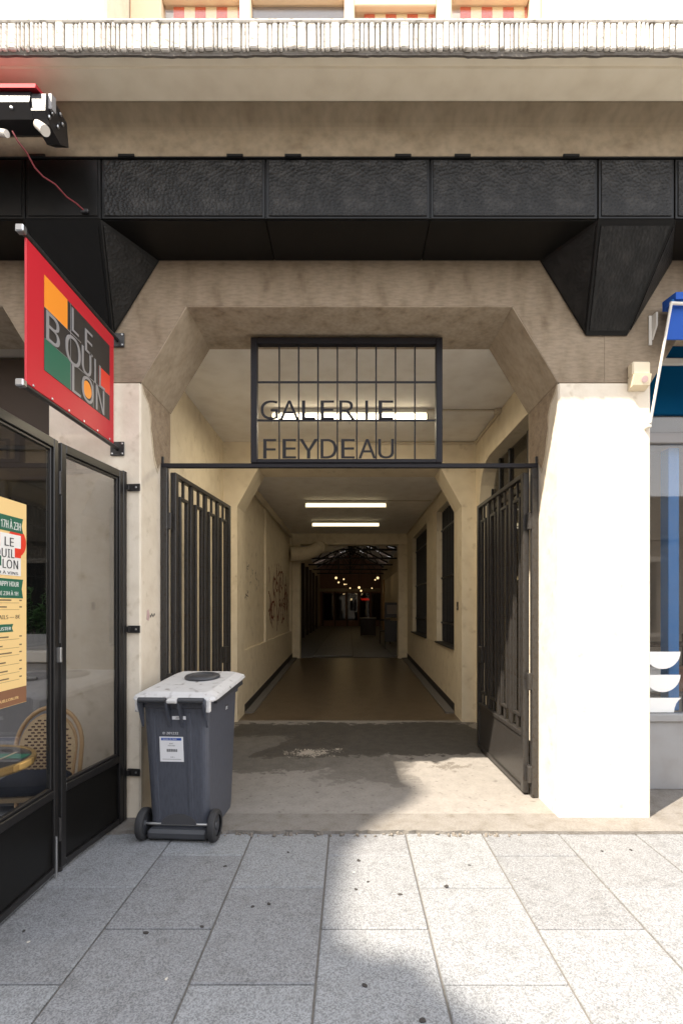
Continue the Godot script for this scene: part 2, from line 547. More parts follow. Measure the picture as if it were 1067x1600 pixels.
func passage_floor() -> void:
	var f := structure("passage_floor")
	# screed with darker patches and small stains, computed as a colour image
	var n := 512
	var img := Image.create(n, n, false, Image.FORMAT_RGB8)
	var a := FastNoiseLite.new()
	a.seed = 5
	a.frequency = 0.9
	a.fractal_octaves = 5
	var b := FastNoiseLite.new()
	b.seed = 9
	b.frequency = 6.0
	b.fractal_octaves = 4
	var s := FastNoiseLite.new()
	s.seed = 13
	s.frequency = 30.0
	s.fractal_octaves = 2
	for j in n:
		var d := 3.95 + (7.2 - 3.95) * (j + 0.5) / n
		for i in n:
			var x := -1.8 + 3.6 * (i + 0.5) / n
			var na := a.get_noise_2d(x, d)
			var nb := b.get_noise_2d(x, d)
			var ns := s.get_noise_2d(x, d)
			# darker patches with ragged outlines: one broad and darkest, two less dark
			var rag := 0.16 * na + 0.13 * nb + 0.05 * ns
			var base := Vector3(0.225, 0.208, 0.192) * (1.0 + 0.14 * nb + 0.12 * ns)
			var mid_patch := minf(minf(x + 1.62, -0.02 - x), minf(d - 4.98, 6.75 - d)) + rag * 1.3
			base = base.lerp(Vector3(0.088, 0.080, 0.071) * (1.0 + 0.25 * nb + 0.2 * ns), 0.85 * smoothstep(-0.03, 0.03, mid_patch))
			var mid_patch2 := minf(minf(x + 0.35, 0.5 - x), minf(d - 4.62, 5.9 - d)) + rag * 1.6
			base = base.lerp(Vector3(0.12, 0.11, 0.10) * (1.0 + 0.25 * nb + 0.2 * ns), 0.8 * smoothstep(-0.04, 0.04, mid_patch2))
			var dark_patch := minf(minf(x + 0.62 + 0.35 * (6.6 - d), 1.72 - x), minf(d - 5.50, 7.07 - d - 0.4 * absf(rag))) + rag
			var dark_patch2 := minf(minf(x + 1.5, 1.72 - x), minf(d - 6.35, 7.07 - d - 0.4 * absf(rag))) + rag
			base = base.lerp(Vector3(0.046, 0.041, 0.036) * (1.0 + 0.4 * nb + 0.3 * ns), 0.93 * smoothstep(-0.02, 0.025, maxf(dark_patch, dark_patch2)))
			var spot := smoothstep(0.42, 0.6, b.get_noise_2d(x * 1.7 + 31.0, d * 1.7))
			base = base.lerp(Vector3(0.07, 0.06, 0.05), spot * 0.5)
			# spilled pale crust and a dark drip in front of the right leaf
			var e := Vector2((x + 0.42) / 0.24, (d - 5.62) / 0.16).length() + nb * 0.9 + ns * 1.1
			if e < 0.7:
				base = base.lerp(Vector3(0.42, 0.38, 0.33), 0.75)
			var e2 := Vector2((x + 0.13) / 0.05, (d - 5.75) / 0.05).length() + ns * 0.8
			if e2 < 0.7:
				base = base.lerp(Vector3(0.42, 0.38, 0.33), 0.7)
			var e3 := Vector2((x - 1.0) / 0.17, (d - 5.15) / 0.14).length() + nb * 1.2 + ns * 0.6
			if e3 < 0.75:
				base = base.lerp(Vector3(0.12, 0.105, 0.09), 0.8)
			img.set_pixel(i, j, lin(maxf(base.x, 0.01), maxf(base.y, 0.01), maxf(base.z, 0.01)))
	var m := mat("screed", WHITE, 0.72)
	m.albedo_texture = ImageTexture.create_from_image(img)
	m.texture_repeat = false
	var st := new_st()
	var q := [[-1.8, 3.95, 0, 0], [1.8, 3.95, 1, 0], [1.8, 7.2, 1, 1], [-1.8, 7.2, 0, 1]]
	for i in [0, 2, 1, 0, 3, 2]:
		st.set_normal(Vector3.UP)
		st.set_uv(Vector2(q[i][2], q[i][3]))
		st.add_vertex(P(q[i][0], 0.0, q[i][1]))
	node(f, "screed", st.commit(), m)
	bx(f, "screed_bed", -1.8, 1.8, -0.3, -0.004, 3.95, 7.2, M.apron, 0.0)
	# apron with its ragged street edge
	var r2 := RandomNumberGenerator.new()
	r2.seed = 3
	var edge := [[-2.3, 3.955], [6.5, 3.955]]
	var x := 6.5
	while x > -2.3:
		var y := 3.655 + r2.randf_range(-0.018, 0.018)
		if x > 1.0:
			y = 3.645 + r2.randf_range(-0.003, 0.003)
		edge.append([x, y])
		x -= r2.randf_range(0.03, 0.09) if x < 1.0 else 0.3
	edge.append([-2.3, 3.66])
	prism(f, "apron", edge, -0.2, 0.002, xdy, M.apron)
	bx(f, "apron_strip", 1.0, 2.9, -0.2, 0.006, 3.66, 3.87, M.apron, 0.01)
	# crumbled mortar along the crack
	var crumb := []
	for k in 3:
		var st2 := new_st()
		add_box(st2, Vector3(0.03, 0.014, 0.022) * (0.5 + 0.3 * k), 0.005, Transform3D(Basis(Vector3(1, 0.3 * k, 0.4).normalized(), 0.5 + k), Vector3.ZERO))
		crumb.append(st2.commit())
	for k in 60:
		var cx := r2.randf_range(-0.95, 1.25)
		var o := node(f, "mortar_crumb", crumb[k % 3], M.broken_edge, P(cx, -0.015, 3.632 + r2.randf_range(-0.03, 0.02)))
		o.rotation.y = r2.randf() * 6.0
	# inner bay: polished floor rising slightly
	var inner := [[7.2, -0.3], [7.2, 0.0], [14.05, 0.19], [14.05, -0.3]]
	prism(f, "inner_floor", inner, -1.75, 1.75, dyx, M.terrazzo)
	for sx in [-1.0, 1.0]:
		prism(f, "gutter_step", [[7.62, 0.0], [7.62, 0.03], [14.0, 0.21], [14.0, 0.18]], sx * 1.57, sx * 1.43, dyx, M.mortar)

# ---------------------------------------------------------------- the building
const JAMB := 1.58
const PIL := 2.28

func building() -> void:
	var b := thing("arcade_building", "concrete arcade building with black cladding over an open passage", "building")
	# pillars
	for c in [-1.93, 1.93, -5.79, 5.79]:
		bx(b, "pillar", c - 0.35, c + 0.35, -0.2, 3.3, 3.88, 4.525, M.white_paint, 0.012)
	# portal heads, one per bay
	for c in [-3.86, 0.0, 3.86]:
		prism(b, "portal_head", [[c - 1.929, 3.301], [c - JAMB, 3.301], [c - 1.237, 3.88], [c + 1.237, 3.88], [c + JAMB, 3.301], [c + 1.929, 3.301], [c + 1.929, 4.7], [c - 1.929, 4.7]], 3.882, 4.525, xyd, M.concrete)
	# smooth render on underside and splays, painted paler to stand for bounced light
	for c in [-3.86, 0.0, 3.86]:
		prism(b, "splay_bounce_lining", [[c - JAMB, 3.303], [c - 1.237, 3.879], [c - 1.2325, 3.876], [c - 1.2345, 3.872], [c - 1.575, 3.303]], 3.886, 4.524, xyd, M.bounce_lit_render)
		prism(b, "splay_bounce_lining", [[c + JAMB, 3.303], [c + 1.237, 3.879], [c + 1.2325, 3.876], [c + 1.2345, 3.872], [c + 1.575, 3.303]], 3.886, 4.524, xyd, M.bounce_lit_render)
		bx(b, "soffit_bounce_lining", c - 1.232, c + 1.232, 3.875, 3.8795, 3.886, 4.524, M.bounce_lit_render, 0.0)
	# roughly patched plaster where the paint stops on both jambs
	for sx in [-1.0, 1.0]:
		var ragged := [[3.90, 3.30], [4.50, 3.30], [4.515, 3.1], [4.50, 2.86], [4.46, 2.80], [4.40, 2.74], [4.36, 2.79], [4.28, 2.80], [4.22, 2.74], [4.15, 2.82], [4.11, 2.97], [4.08, 3.02], [4.09, 3.12], [4.04, 3.20], [3.97, 3.24]]
		prism(b, "plaster_patch", ragged, sx * 1.5805, sx * 1.576, dyx, M.old_plaster)
		var rim := []
		for p in ragged:
			rim.append([clampf(4.3 + (p[0] - 4.3) * 1.10 + 0.012 * sin(p[1] * 40.0), 3.89, 4.523), 3.3 + (p[1] - 3.3) * 1.08])
		prism(b, "plaster_edge", rim, sx * 1.581, sx * 1.5783, dyx, M.plaster_rim)
	# beam with rolled foot behind the cladding, soffit and slab
	var prof := [[3.88, 4.64], [3.456, 4.64], [3.455, 4.795], [3.452, 4.81], [3.442, 4.824], [3.425, 4.838], [3.34, 4.886], [3.33, 4.888], [4.2, 4.888], [4.2, 4.702], [3.88, 4.702]]
	prism(b, "beam", prof, -7.0, 7.0, dyx, M.beam_concrete)
	prism(b, "soffit", [[4.2, 4.89], [3.13, 4.89], [3.125, 4.902], [3.113, 4.902], [3.108, 4.892], [3.066, 4.892], [3.066, 4.94], [4.2, 4.94]], -7.0, 7.0, dyx, M.cornice)
	var slab := prism(b, "cornice_slab", [[4.3, 4.942], [3.072, 4.942], [3.072, 4.90], [3.05, 4.90], [3.05, 5.06], [3.06, 5.07], [4.3, 5.09]], -7.0, 7.0, dyx, M.groove)
	var r3 := RandomNumberGenerator.new()
	r3.seed = 12
	# ragged render left under the slab front
	var drip := [[-3.2, 4.91], [3.2, 4.91]]
	var x := 3.2
	while x > -3.2:
		drip.append([x, 4.890 - absf(r3.randfn(0.0, 0.0035)) - (0.006 if absf(sin(x * 1.7)) > 0.93 else 0.0)])
		x -= r3.randf_range(0.02, 0.07)
	prism(b, "render_edge", drip, 3.051, 3.065, xyd, M.render_edge)
	x = -3.0
	while x < 3.0:
		var w := [0.016, 0.022, 0.034, 0.05, 0.020, 0.03][r3.randi_range(0, 5)] as float
		var hgt := r3.randf_range(-0.004, 0.006)
		var o := node(slab, "cornice_rib", box_mesh(Vector3(w, 0.156, 0.026), 0.007), M.rib_paint, P(x + w / 2, 4.982 + hgt, 3.042 + r3.randf_range(-0.003, 0.003)))
		o.rotation.z = r3.randf_range(-0.012, 0.012)
		x += w + r3.randf_range(0.003, 0.010)
	bx(slab, "coping", -7, 7, 5.062, 5.082, 3.026, 3.16, M.rib_paint, 0.006)
	# upper storey: wall piers, window band, floor slab that closes the building
	for s in [[-7.0, -1.72], [1.5, 7.0]]:
		bx(b, "upper_wall", s[0], s[1], 5.092, 12.0, 3.62, 4.3, M.white_paint, 0.02)
	bx(b, "upper_wall_head", -1.72, 1.5, 7.6, 12.0, 3.75, 4.3, M.white_paint, 0.0)
	bx(b, "upper_wall_back", -7.0, 7.0, 5.092, 12.0, 4.302, 4.5, M.white_paint, 0.0)
	upper_window(b)
	bx(b, "floor_slab", -7.0, 7.0, 4.702, 5.08, 4.205, 14.4, M.ceiling_paint, 0.0)
	# passage, first bay
	bx(b, "ceiling", -2.25, 2.25, 3.89, 4.7, 4.527, 7.6, M.ceiling_paint, 0.0)
	bx(b, "passage_wall", -2.2, -1.75, -0.2, 3.888, 4.527, 7.1, M.cream, 0.0)
	var arch := [[4.527, -0.2], [4.75, -0.2], [4.75, 3.5], [6.45, 3.5], [6.62, 3.46], [6.75, 3.37], [6.85, 3.22], [6.9, 3.02], [6.92, 2.7], [6.92, -0.2], [7.1, -0.2], [7.1, 3.888], [4.527, 3.888]]
	prism(b, "passage_wall", arch, 1.75, 2.2, dyx, M.cream)
	# second portal
	prism(b, "inner_portal", [[-2.2, -0.2], [-1.555, -0.2], [-1.555, 2.99], [-1.26, 3.526], [1.26, 3.526], [1.555, 2.99], [1.555, -0.2], [2.2, -0.2], [2.2, 3.888], [-2.2, 3.888]], 7.1, 7.6, xyd, M.cream)
	# second bay
	bx(b, "ceiling", -2.0, 2.1, 3.6, 4.6, 7.602, 14.0, M.ceiling_paint, 0.0)
	bx(b, "passage_wall", -2.2, -1.605, -0.2, 3.598, 7.602, 14.0, M.cream, 0.0)
	bx(b, "dado", -1.604, -1.565, 0.0, 0.95, 7.602, 14.0, M.cream, 0.006)
	for s in [[7.602, 7.68], [9.6, 9.93], [13.75, 14.0]]:
		bx(b, "pilaster", -1.604, -1.566, 0.952, 3.45, s[0], s[1], M.cream, 0.006)
	bx(b, "wall_rail", -1.604, -1.562, 3.452, 3.597, 7.602, 14.0, M.cream, 0.006)
	bx(b, "passage_wall", 1.58, 2.2, -0.2, 0.95, 7.602, 14.0, M.cream, 0.0)
	bx(b, "passage_wall", 1.58, 2.2, 3.32, 3.598, 7.602, 14.0, M.cream, 0.0)
	for s in [[7.602, 7.75], [9.3, 10.5], [12.9, 14.0]]:
		bx(b, "wall_pier", 1.58, 2.2, 0.952, 3.318, s[0], s[1], M.cream, 0.0)
	for s in [[7.75, 9.3], [10.5, 12.9]]:
		var wn := bx(b, "passage_window", 1.80, 1.83, 0.952, 3.318, s[0], s[1], M.smooth_black, 0.0)
		bx(wn, "sill", 1.54, 1.79, 0.953, 0.98, s[0] + 0.002, s[1] - 0.002, M.skirting, 0.005)
		var k: float = s[0] + 0.08
		while k < s[1] - 0.05:
			bx(wn, "window_bar", 1.66, 1.685, 0.99, 3.3, k, k + 0.022, M.iron, 0.003)
			k += 0.135
		for h in [1.3, 2.1, 2.95]:
			bx(wn, "window_rail", 1.655, 1.69, h, h + 0.03, s[0] + 0.01, s[1] - 0.01, M.iron, 0.003)
	for sx in [-1.0, 1.0]:
		var st := new_st()
		var xs := 1.556 if sx < 0 else 1.572
		add_extrude(st, PackedVector2Array([Vector2(7.61, 0.0), Vector2(7.61, 0.14), Vector2(13.99, 0.33), Vector2(13.99, 0.18)]), sx * xs, sx * (xs + 0.006), dyx)
		node(b, "skirting", st.commit(), M.skirting)
	# end frame
	bx(b, "end_jamb", -1.95, -1.35, -0.1, 3.3, 14.002, 14.35, M.cream, 0.01)
	bx(b, "end_jamb", 1.33, 1.95, -0.1, 3.3, 14.002, 14.35, M.cream, 0.01)
	bx(b, "end_beam", -1.95, 1.95, 3.302, 4.6, 14.002, 14.35, M.cream, 0.01)
	# arched glazed front in the right wall of the first bay
	var dr := bx(b, "arched_glazing", 1.93, 1.945, 0.0, 3.5, 4.75, 6.92, M.dark_glass, 0.0)
	for k in [4.78, 5.45, 6.1, 6.5, 6.86]:
		bx(dr, "mullion", 1.90, 1.928, 0.0, 3.49, k, k + 0.055, M.iron, 0.004)
	for h in [0.02, 0.62, 2.9]:
		bx(dr, "glazing_rail", 1.905, 1.927, h, h + 0.06, 4.75, 6.92, M.iron, 0.004)
	bx(b, "shop_back", 2.18, 2.2, 0.0, 3.5, 4.75, 6.92, M.dark_room, 0.0)
	cladding(b)

func upper_window(b: Node3D) -> void:
	var f := bx(b, "window_frame", -1.72, 1.5, 5.093, 5.5, 4.0, 4.12, M.window_frame, 0.01)
	for s in [[-1.715, -1.47], [-0.86, -0.77], [-0.04, 0.04], [0.68, 0.80], [1.41, 1.499]]:
		bx(f, "window_post", s[0], s[1], 5.502, 7.59, 4.0, 4.12, M.window_frame, 0.01)
	for s in [[-1.468, -0.862, 6.362, 0], [-0.768, -0.042, 6.362, 1], [0.042, 0.678, 6.305, 0], [0.802, 1.408, 6.362, 0]]:
		bx(f, "window_rail", s[0], s[1], s[2], s[2] + 0.11, 4.005, 4.115, M.window_frame, 0.008)
		var pane := bx(f, "window_pane", s[0], s[1], 5.502, s[2] - 0.001, 4.05, 4.056, M.window_glass, 0.0)
		if s[3] == 1:
			bx(pane, "roller_blind", s[0], s[1], 5.51, s[2] - 0.004, 4.062, 4.066, M.blind_grey, 0.0)
		else:
			var k := 0
			var x: float = s[0] + 0.075
			while x < s[1] - 0.02:
				var x1 := minf(x + 0.085, s[1])
				bx(pane, "blind_stripe", x, x1 - 0.001, 5.51, s[2] - 0.004, 4.062, 4.066, M.stripe_red if k % 2 == 0 else M.stripe_cream, 0.0)
				x = x1
				k += 1
		bx(f, "window_pane", s[0], s[1], s[2] + 0.112, 7.59, 4.05, 4.056, M.window_glass, 0.0)

func cladding(b: Node3D) -> void:
	var y0 := 4.22
	var y1 := 4.625
	var core := bx(b, "cladding_core", -7.0, 7.0, y0 + 0.012, 4.637, 3.475, 3.878, M.smooth_black, 0.0)
	var joints := [-6.6, -5.54, -4.43, -3.31, -2.19, -1.677, -0.566, 0.544, 1.677, 2.195, 3.31, 4.43, 5.54, 6.6]
	for i in joints.size() - 1:
		var x0: float = joints[i] + 0.004
		var x1: float = joints[i + 1] - 0.004
		var m: Material = M.smooth_black if x1 < -1.6 else M.hammered
		# a smooth rim with the hammered field set into it
		bx(core, "cladding_panel", x0, x1, y0 + 0.004, y1, 3.462, 3.474, M.smooth_black, 0.003)
		bx(core, "hammered_field", x0 + 0.018, x1 - 0.018, y0 + 0.02, y1 - 0.012, 3.455, 3.461, m, 0.002)
		bx(core, "soffit_panel", x0, x1, y0, y0 + 0.011, 3.476, 3.877, M.smooth_black, 0.002)
	bx(core, "cladding_cap", -7.0, 7.0, 4.627, 4.638, 3.452, 3.474, M.smooth_black, 0.003)
	for x in [-2.1, -1.5, -0.77, -0.38, 0.36, 0.76, 1.49]:
		bx(core, "panel_clip", x - 0.055, x + 0.055, 4.627, 4.646, 3.44, 3.451, M.smooth_black, 0.002)
	# inverted pyramid brackets over the pillars
	for c in [-5.79, -1.94, 1.94, 5.79]:
		var br := Node3D.new()
		br.name = "bracket"
		b.add_child(br, true)
		var t := [P(c - 0.26, y0 - 0.001, 3.46), P(c + 0.26, y0 - 0.001, 3.46), P(c + 0.50, y0 - 0.001, 3.879), P(c - 0.50, y0 - 0.001, 3.879)]
		var low := [P(c - 0.155, 3.65, 3.872), P(c + 0.155, 3.65, 3.872)]
		var st := new_st()
		var mid := P(c, 4.1, 3.8)
		quad(st, t[0], t[1], low[1], low[0], Vector3(0, -0.3, 1))
		tri(st, t[0], low[0], t[3], Vector3(-1, -0.3, 0.5))
		tri(st, t[1], low[1], t[2], Vector3(1, -0.3, 0.5))
		quad(st, t[0], t[1], t[2], t[3], Vector3.UP)
		quad(st, t[3], t[2], low[1], low[0], Vector3.FORWARD)
		node(br, "bracket_core", st.commit(), M.smooth_black)
		for face in [[t[0], t[1], low[1], low[0]], [t[0], low[0], t[3]], [t[1], low[1], t[2]]]:
			var cen := Vector3.ZERO
			for p in face:
				cen += p / face.size()
			var nn: Vector3 = (face[0] - face[2]).cross(face[0] - face[1]).normalized()
			if nn.dot(cen - mid) < 0:
				nn = -nn
			var st2 := new_st()
			var top := []
			var bot := []
			for p in face:
				var q: Vector3 = cen + (p - cen) * 0.90
				top.append(q + nn * 0.008)
				bot.append(q - nn * 0.001)
			for i in face.size():
				var j: int = (i + 1) % face.size()
				quad(st2, top[i], top[j], bot[j], bot[i], (top[i] + top[j]) / 2 - cen)
			tri(st2, top[0], top[1], top[2], nn)
			if face.size() == 4:
				tri(st2, top[0], top[2], top[3], nn)
			var smooth: bool = c < 0 and face.size() == 4
			node(br, "bracket_plate", st2.commit(), M.smooth_black if smooth else M.hammered)

# ---------------------------------------------------------------- across the street (casts the soft shadow, shows in the panes)
func opposite() -> void:
	var b := thing("opposite_building", "pale stone apartment house across the street with zinc roof", "building", P(0, -0.09, -4.9))
	var d := -4.9
	# tall left wing whose roof line throws the soft edged shade
	bx(b, "tall_wing_wall", -30, -12.0, -0.09, 19.5, d - 9.0, d, M.stone_opposite, 0.0)
	prism(b, "mansard_roof", [[-30, 19.5], [-12.0, 19.5], [-12.0, 13.3], [-7.0, 13.3], [-7.95, 14.35], [-8.5, 14.9], [-8.88, 15.25], [-9.27, 15.7], [-9.5, 15.75], [-9.75, 15.95], [-10.23, 16.67], [-11.15, 18.3], [-11.45, 19.2], [-11.55, 19.75], [-11.75, 20.3], [-12.3, 20.9], [-12.75, 21.8], [-13.2, 21.9], [-30, 21.9]], d - 0.6, d - 0.4, xyd, M.zinc)
	bx(b, "low_wing_wall", -11.998, 30, -0.09, 4.6, d - 9.0, d, M.stone_opposite, 0.0)
	bx(b, "party_wall", -11.998, -7.2, 4.602, 13.28, d - 6.0, d - 0.3, M.stone_opposite, 0.0)
	for fl in 5:
		for k in range(-9, 7):
			var x := k * 2.4 + 0.6
			var y := 0.9 + fl * 3.0
			if fl > 0 and x > -12.7:
				continue
			var w := bx(b, "window", x - 0.5, x + 0.5, y, y + 1.9, d + 0.002, d + 0.03, M.dark_glass if fl else M.smooth_black, 0.0)
			bx(w, "window_surround", x - 0.62, x + 0.62, y + 1.91, y + 2.05, d + 0.002, d + 0.09, M.white_paint, 0.01)
			bx(w, "window_sill", x - 0.62, x + 0.62, y - 0.12, y - 0.01, d + 0.002, d + 0.14, M.white_paint, 0.01)
			bx(w, "window_mullion", x - 0.03, x + 0.03, y, y + 1.9, d + 0.031, d + 0.06, M.white_paint, 0.005)
	for y in [3.4, 6.4, 9.4]:
		bx(b, "string_course", -30, 30 if y < 4 else -12.1, y, y + 0.15, d + 0.003, d + 0.12, M.stone_opposite, 0.01)

# ---------------------------------------------------------------- dark gallery beyond the passage
func gallery() -> void:
	var fl := structure("gallery_floor")
	bx(fl, "floor_bed", -2.4, 2.6, -0.3, 0.165, 14.06, 38.2, M.mortar, 0.0)
	for r in 12:
		for c in 4:
			var x0 := -2.2 + c * 1.15
			var d0 := 14.4 + r * 1.9 + (0.4 if c % 2 else 0.0)
			bx(fl, "gallery_slab", x0 + 0.01, x0 + 1.14, 0.166, 0.185, d0 + 0.012, d0 + 1.888, M.gallery_stone, 0.004)
	var g := thing("covered_gallery", "dim glass roofed gallery of dark shopfronts behind the passage", "gallery", P(0, 0.16, 14.4))
	bx(g, "side_wall", -2.7, -2.2, 0.1, 4.3, 14.36, 38.0, M.gallery_wall, 0.0)
	bx(g, "side_wall", 2.3, 2.8, 0.1, 4.3, 14.36, 38.0, M.gallery_wall, 0.0)
	bx(g, "white_wall", 2.16, 2.298, 0.17, 3.2, 22.0, 32.0, M.white_paint, 0.01)
	bx(g, "wood_post", 2.05, 2.158, 0.17, 3.3, 31.4, 31.9, M.cane, 0.01)
	bx(g, "end_wall", -2.7, 2.8, 0.1, 5.6, 38.0, 38.3, M.gallery_end, 0.0)
	# glazed shop at the far end
	for x in [-2.0, -1.1, -0.2, 0.7, 1.6]:
		bx(g, "end_post", x, x + 0.08, 0.17, 2.7, 37.9, 37.99, M.dark_wood, 0.01)
		bx(g, "end_pane", x + 0.09, x + 0.80, 0.6, 2.6, 37.95, 37.96, M.dark_glass, 0.0)
	bx(g, "end_lintel", -2.2, 2.3, 2.72, 2.95, 37.86, 37.99, M.gallery_wall, 0.01)
	for d in [15.5, 17.4, 19.3, 21.2, 23.4, 25.6, 27.8, 30.0, 33.0]:
		var p := bx(g, "shop_pilaster", -2.198, -2.05, 0.17, 3.6, d, d + 0.16, M.dark_wood, 0.01)
		bx(p, "pilaster_trim", -2.05, -2.03, 0.17, 3.5, d + 0.14, d + 0.17, M.sign_grey, 0.004)
		bx(g, "shop_pane", -2.18, -2.17, 0.5, 2.9, d + 0.2, d + 1.6, M.dark_glass, 0.0)
		bx(g, "shop_base", -2.198, -2.12, 0.17, 0.48, d + 0.17, d + 1.8, M.dark_wood, 0.01)
	# glazed roof on iron trusses
	for s in [-1.0, 1.0]:
		for k in 12:
			var d := 14.4 + k * 2.0
			var xa := -2.75 if s < 0 else 2.85
			var lift := 0.03 * (k % 2)
			prism(g, "roof_pane", [[xa, 4.30 + lift], [0.05 - s * 0.05, 5.57 + lift + s * 0.08], [0.05 - s * 0.05, 5.59 + lift + s * 0.08], [xa, 4.32 + lift]], d - 0.03, d + 2.03, xyd, M.roof_glass)
	bx(g, "ridge_cap", -0.25, 0.35, 5.44, 5.80, 14.36, 38.1, M.iron, 0.0)
	prism(g, "clear_roof_pane", [[1.55, 4.70], [2.15, 4.44], [2.15, 4.46], [1.55, 4.72]], 25.6, 26.9, xyd, M.roof_bright)
	for d in [16.6, 20.2, 23.8, 27.4, 31.0, 34.6]:
		var t := Node3D.new()
		t.name = "truss"
		g.add_child(t, true)
		t.position = P(0.05, 0, d) - base_of(g)
		for s in [-1.0, 1.0]:
			tube(t, "rafter", [Vector3(s * 2.3, 4.25, 0), Vector3(0, 5.4, 0)], 0.05, M.iron, 6)
			tube(t, "brace", [Vector3(s * 1.5, 3.85, 0), Vector3(s * 0.75, 5.0, 0)], 0.025, M.iron, 5)
			tube(t, "brace", [Vector3(0, 3.85, 0), Vector3(s * 0.75, 5.0, 0)], 0.025, M.iron, 5)
			tube(t, "brace", [Vector3(s * 0.75, 3.85, 0), Vector3(s * 0.75, 5.0, 0)], 0.025, M.iron, 5)
		tube(t, "tie_beam", [Vector3(-2.3, 3.85, 0), Vector3(2.3, 3.85, 0)], 0.045, M.iron, 6)
		tube(t, "king_post", [Vector3(0, 3.85, 0), Vector3(0, 5.4, 0)], 0.045, M.iron, 6)
	# hanging globe lamps, each on its rod
	var st := new_st()
	add_lathe(st, arc(0.047, 12), 14)
	var ball := st.commit()
	var spots := [[525, 903, 23.0, 1.15, "with the clearest glow beside the left shopfronts"], [537, 905, 24.5, 0.75, "small, second from the entrance beside the left shopfronts"], [529, 910, 26.0, 0.9, "hanging low close to a left pilaster"], [538, 913, 28.5, 0.8, "in the middle of the left row"], [541, 913, 30.5, 0.6, "tiny, behind the middle of the left row"], [547, 919, 33.0, 0.9, "last of the left row near the middle axis"], [561, 918, 31.0, 1.5, "large and yellow on the middle axis"], [564, 923, 34.0, 1.3, "round and low under the large yellow one"], [590, 903, 23.0, 1.2, "large, beside the white wall"], [586, 906, 26.0, 0.75, "small, behind the large one beside the white wall"], [581, 919, 34.0, 0.8, "farthest one on the white wall side"], [549, 936, 36.0, 0.7, "lowest one before the end wall"]]
	for s in spots:
		var d: float = s[2]
		var at := P((s[0] - 546.0) / 800.0 * d, 1.6 + (948.0 - s[1]) / 800.0 * d, d)
		var l := thing("globe_lamp", "glowing globe lamp in dark gallery, " + s[4], "lamp", at, 0, "globe lamps hung in the gallery")
		var bulb := node(l, "globe", ball, M.globe_glow)
		bulb.scale = Vector3.ONE * s[3]
		tube(l, "rod", [Vector3(0, 0.045 * s[3], 0), Vector3(0, 3.85 - at.y, 0)], 0.008, M.iron, 5)
		var o := OmniLight3D.new()
		o.name = "glow"
		o.light_color = Color(1.0, 0.86, 0.62)
		o.light_energy = 0.008
		o.omni_range = 20
		o.omni_attenuation = 2.0
		o.light_size = 0.09
		o.shadow_enabled = true
		l.add_child(o)
	var ns := thing("neon_sign", "small red neon script glowing on the gallery end wall", "sign", P(1.15, 2.15, 37.95))
	var pts := []
	for k in 30:
		pts.append(Vector3(-0.3 + k * 0.021, 0.09 * sin(k * 1.3), 0.0))
	tube(ns, "neon_tube", pts, 0.018, M.red_glow, 6)
	var rl := OmniLight3D.new()
	rl.name = "glow"
	rl.light_color = Color(1.0, 0.22, 0.14)
	rl.light_energy = 0.001
	rl.omni_range = 20
	rl.omni_attenuation = 2.0
	rl.position.z = 0.15
	rl.shadow_enabled = true
	ns.add_child(rl)
	# menu board and stacked furniture against the right side
	var mb := thing("menu_board", "black framed menu board standing by the gallery entrance", "board", P(1.42, 0.19, 17.0))
	for s in [-1.0, 1.0]:
		node(mb, "leg", box_mesh(Vector3(0.04, 1.15, 0.04), 0.006), M.iron, Vector3(s * 0.24, 0.575, 0))
	node(mb, "board", box_mesh(Vector3(0.50, 0.5, 0.03), 0.006), M.iron, Vector3(0, 1.3, 0))
	node(mb, "sheet", box_mesh(Vector3(0.36, 0.3, 0.006), 0.0), M.blind_grey, Vector3(0, 1.32, 0.02))
	node(mb, "panel", box_mesh(Vector3(0.44, 0.7, 0.03), 0.006), M.iron, Vector3(0, 0.6, 0))
	var ct := thing("dark_table", "dark covered table standing across the gallery floor", "table", P(0.9, 0.19, 25.0))
	node(ct, "table_top", box_mesh(Vector3(0.8, 0.05, 0.7), 0.01), M.sign_grey, Vector3(0, 0.86, 0))
	for s in [-1.0, 1.0]:
		node(ct, "side", box_mesh(Vector3(0.06, 0.835, 0.62), 0.01), M.dark_wood, Vector3(s * 0.34, 0.4175, 0))
	node(ct, "front", box_mesh(Vector3(0.62, 0.8, 0.04), 0.01), M.dark_wood, Vector3(0, 0.43, 0.28))
	var sc := thing("bar_chair", "dark wooden chair beside the menu board", "chair", P(1.35, 0.19, 19.5))
	for s in [[-1, -1], [1, -1], [-1, 1], [1, 1]]:
		node(sc, "leg", box_mesh(Vector3(0.04, 0.47, 0.04), 0.006), M.dark_wood, Vector3(s[0] * 0.19, 0.235, s[1] * 0.19))
	node(sc, "seat", box_mesh(Vector3(0.44, 0.04, 0.44), 0.01), M.dark_wood, Vector3(0, 0.49, 0))
	for s in [-1, 1]:
		node(sc, "back_post", box_mesh(Vector3(0.04, 0.45, 0.04), 0.006), M.dark_wood, Vector3(s * 0.19, 0.735, -0.19))
	node(sc, "back_rail", box_mesh(Vector3(0.34, 0.08, 0.03), 0.006), M.dark_wood, Vector3(0, 0.9, -0.19))

func arc(r: float, n: int) -> Array:
	var a := []
	for i in n + 1:
		var t := -PI / 2 + PI * i / n
		a.append(Vector2(maxf(0.0, r * cos(t)), r * sin(t)))
	return a

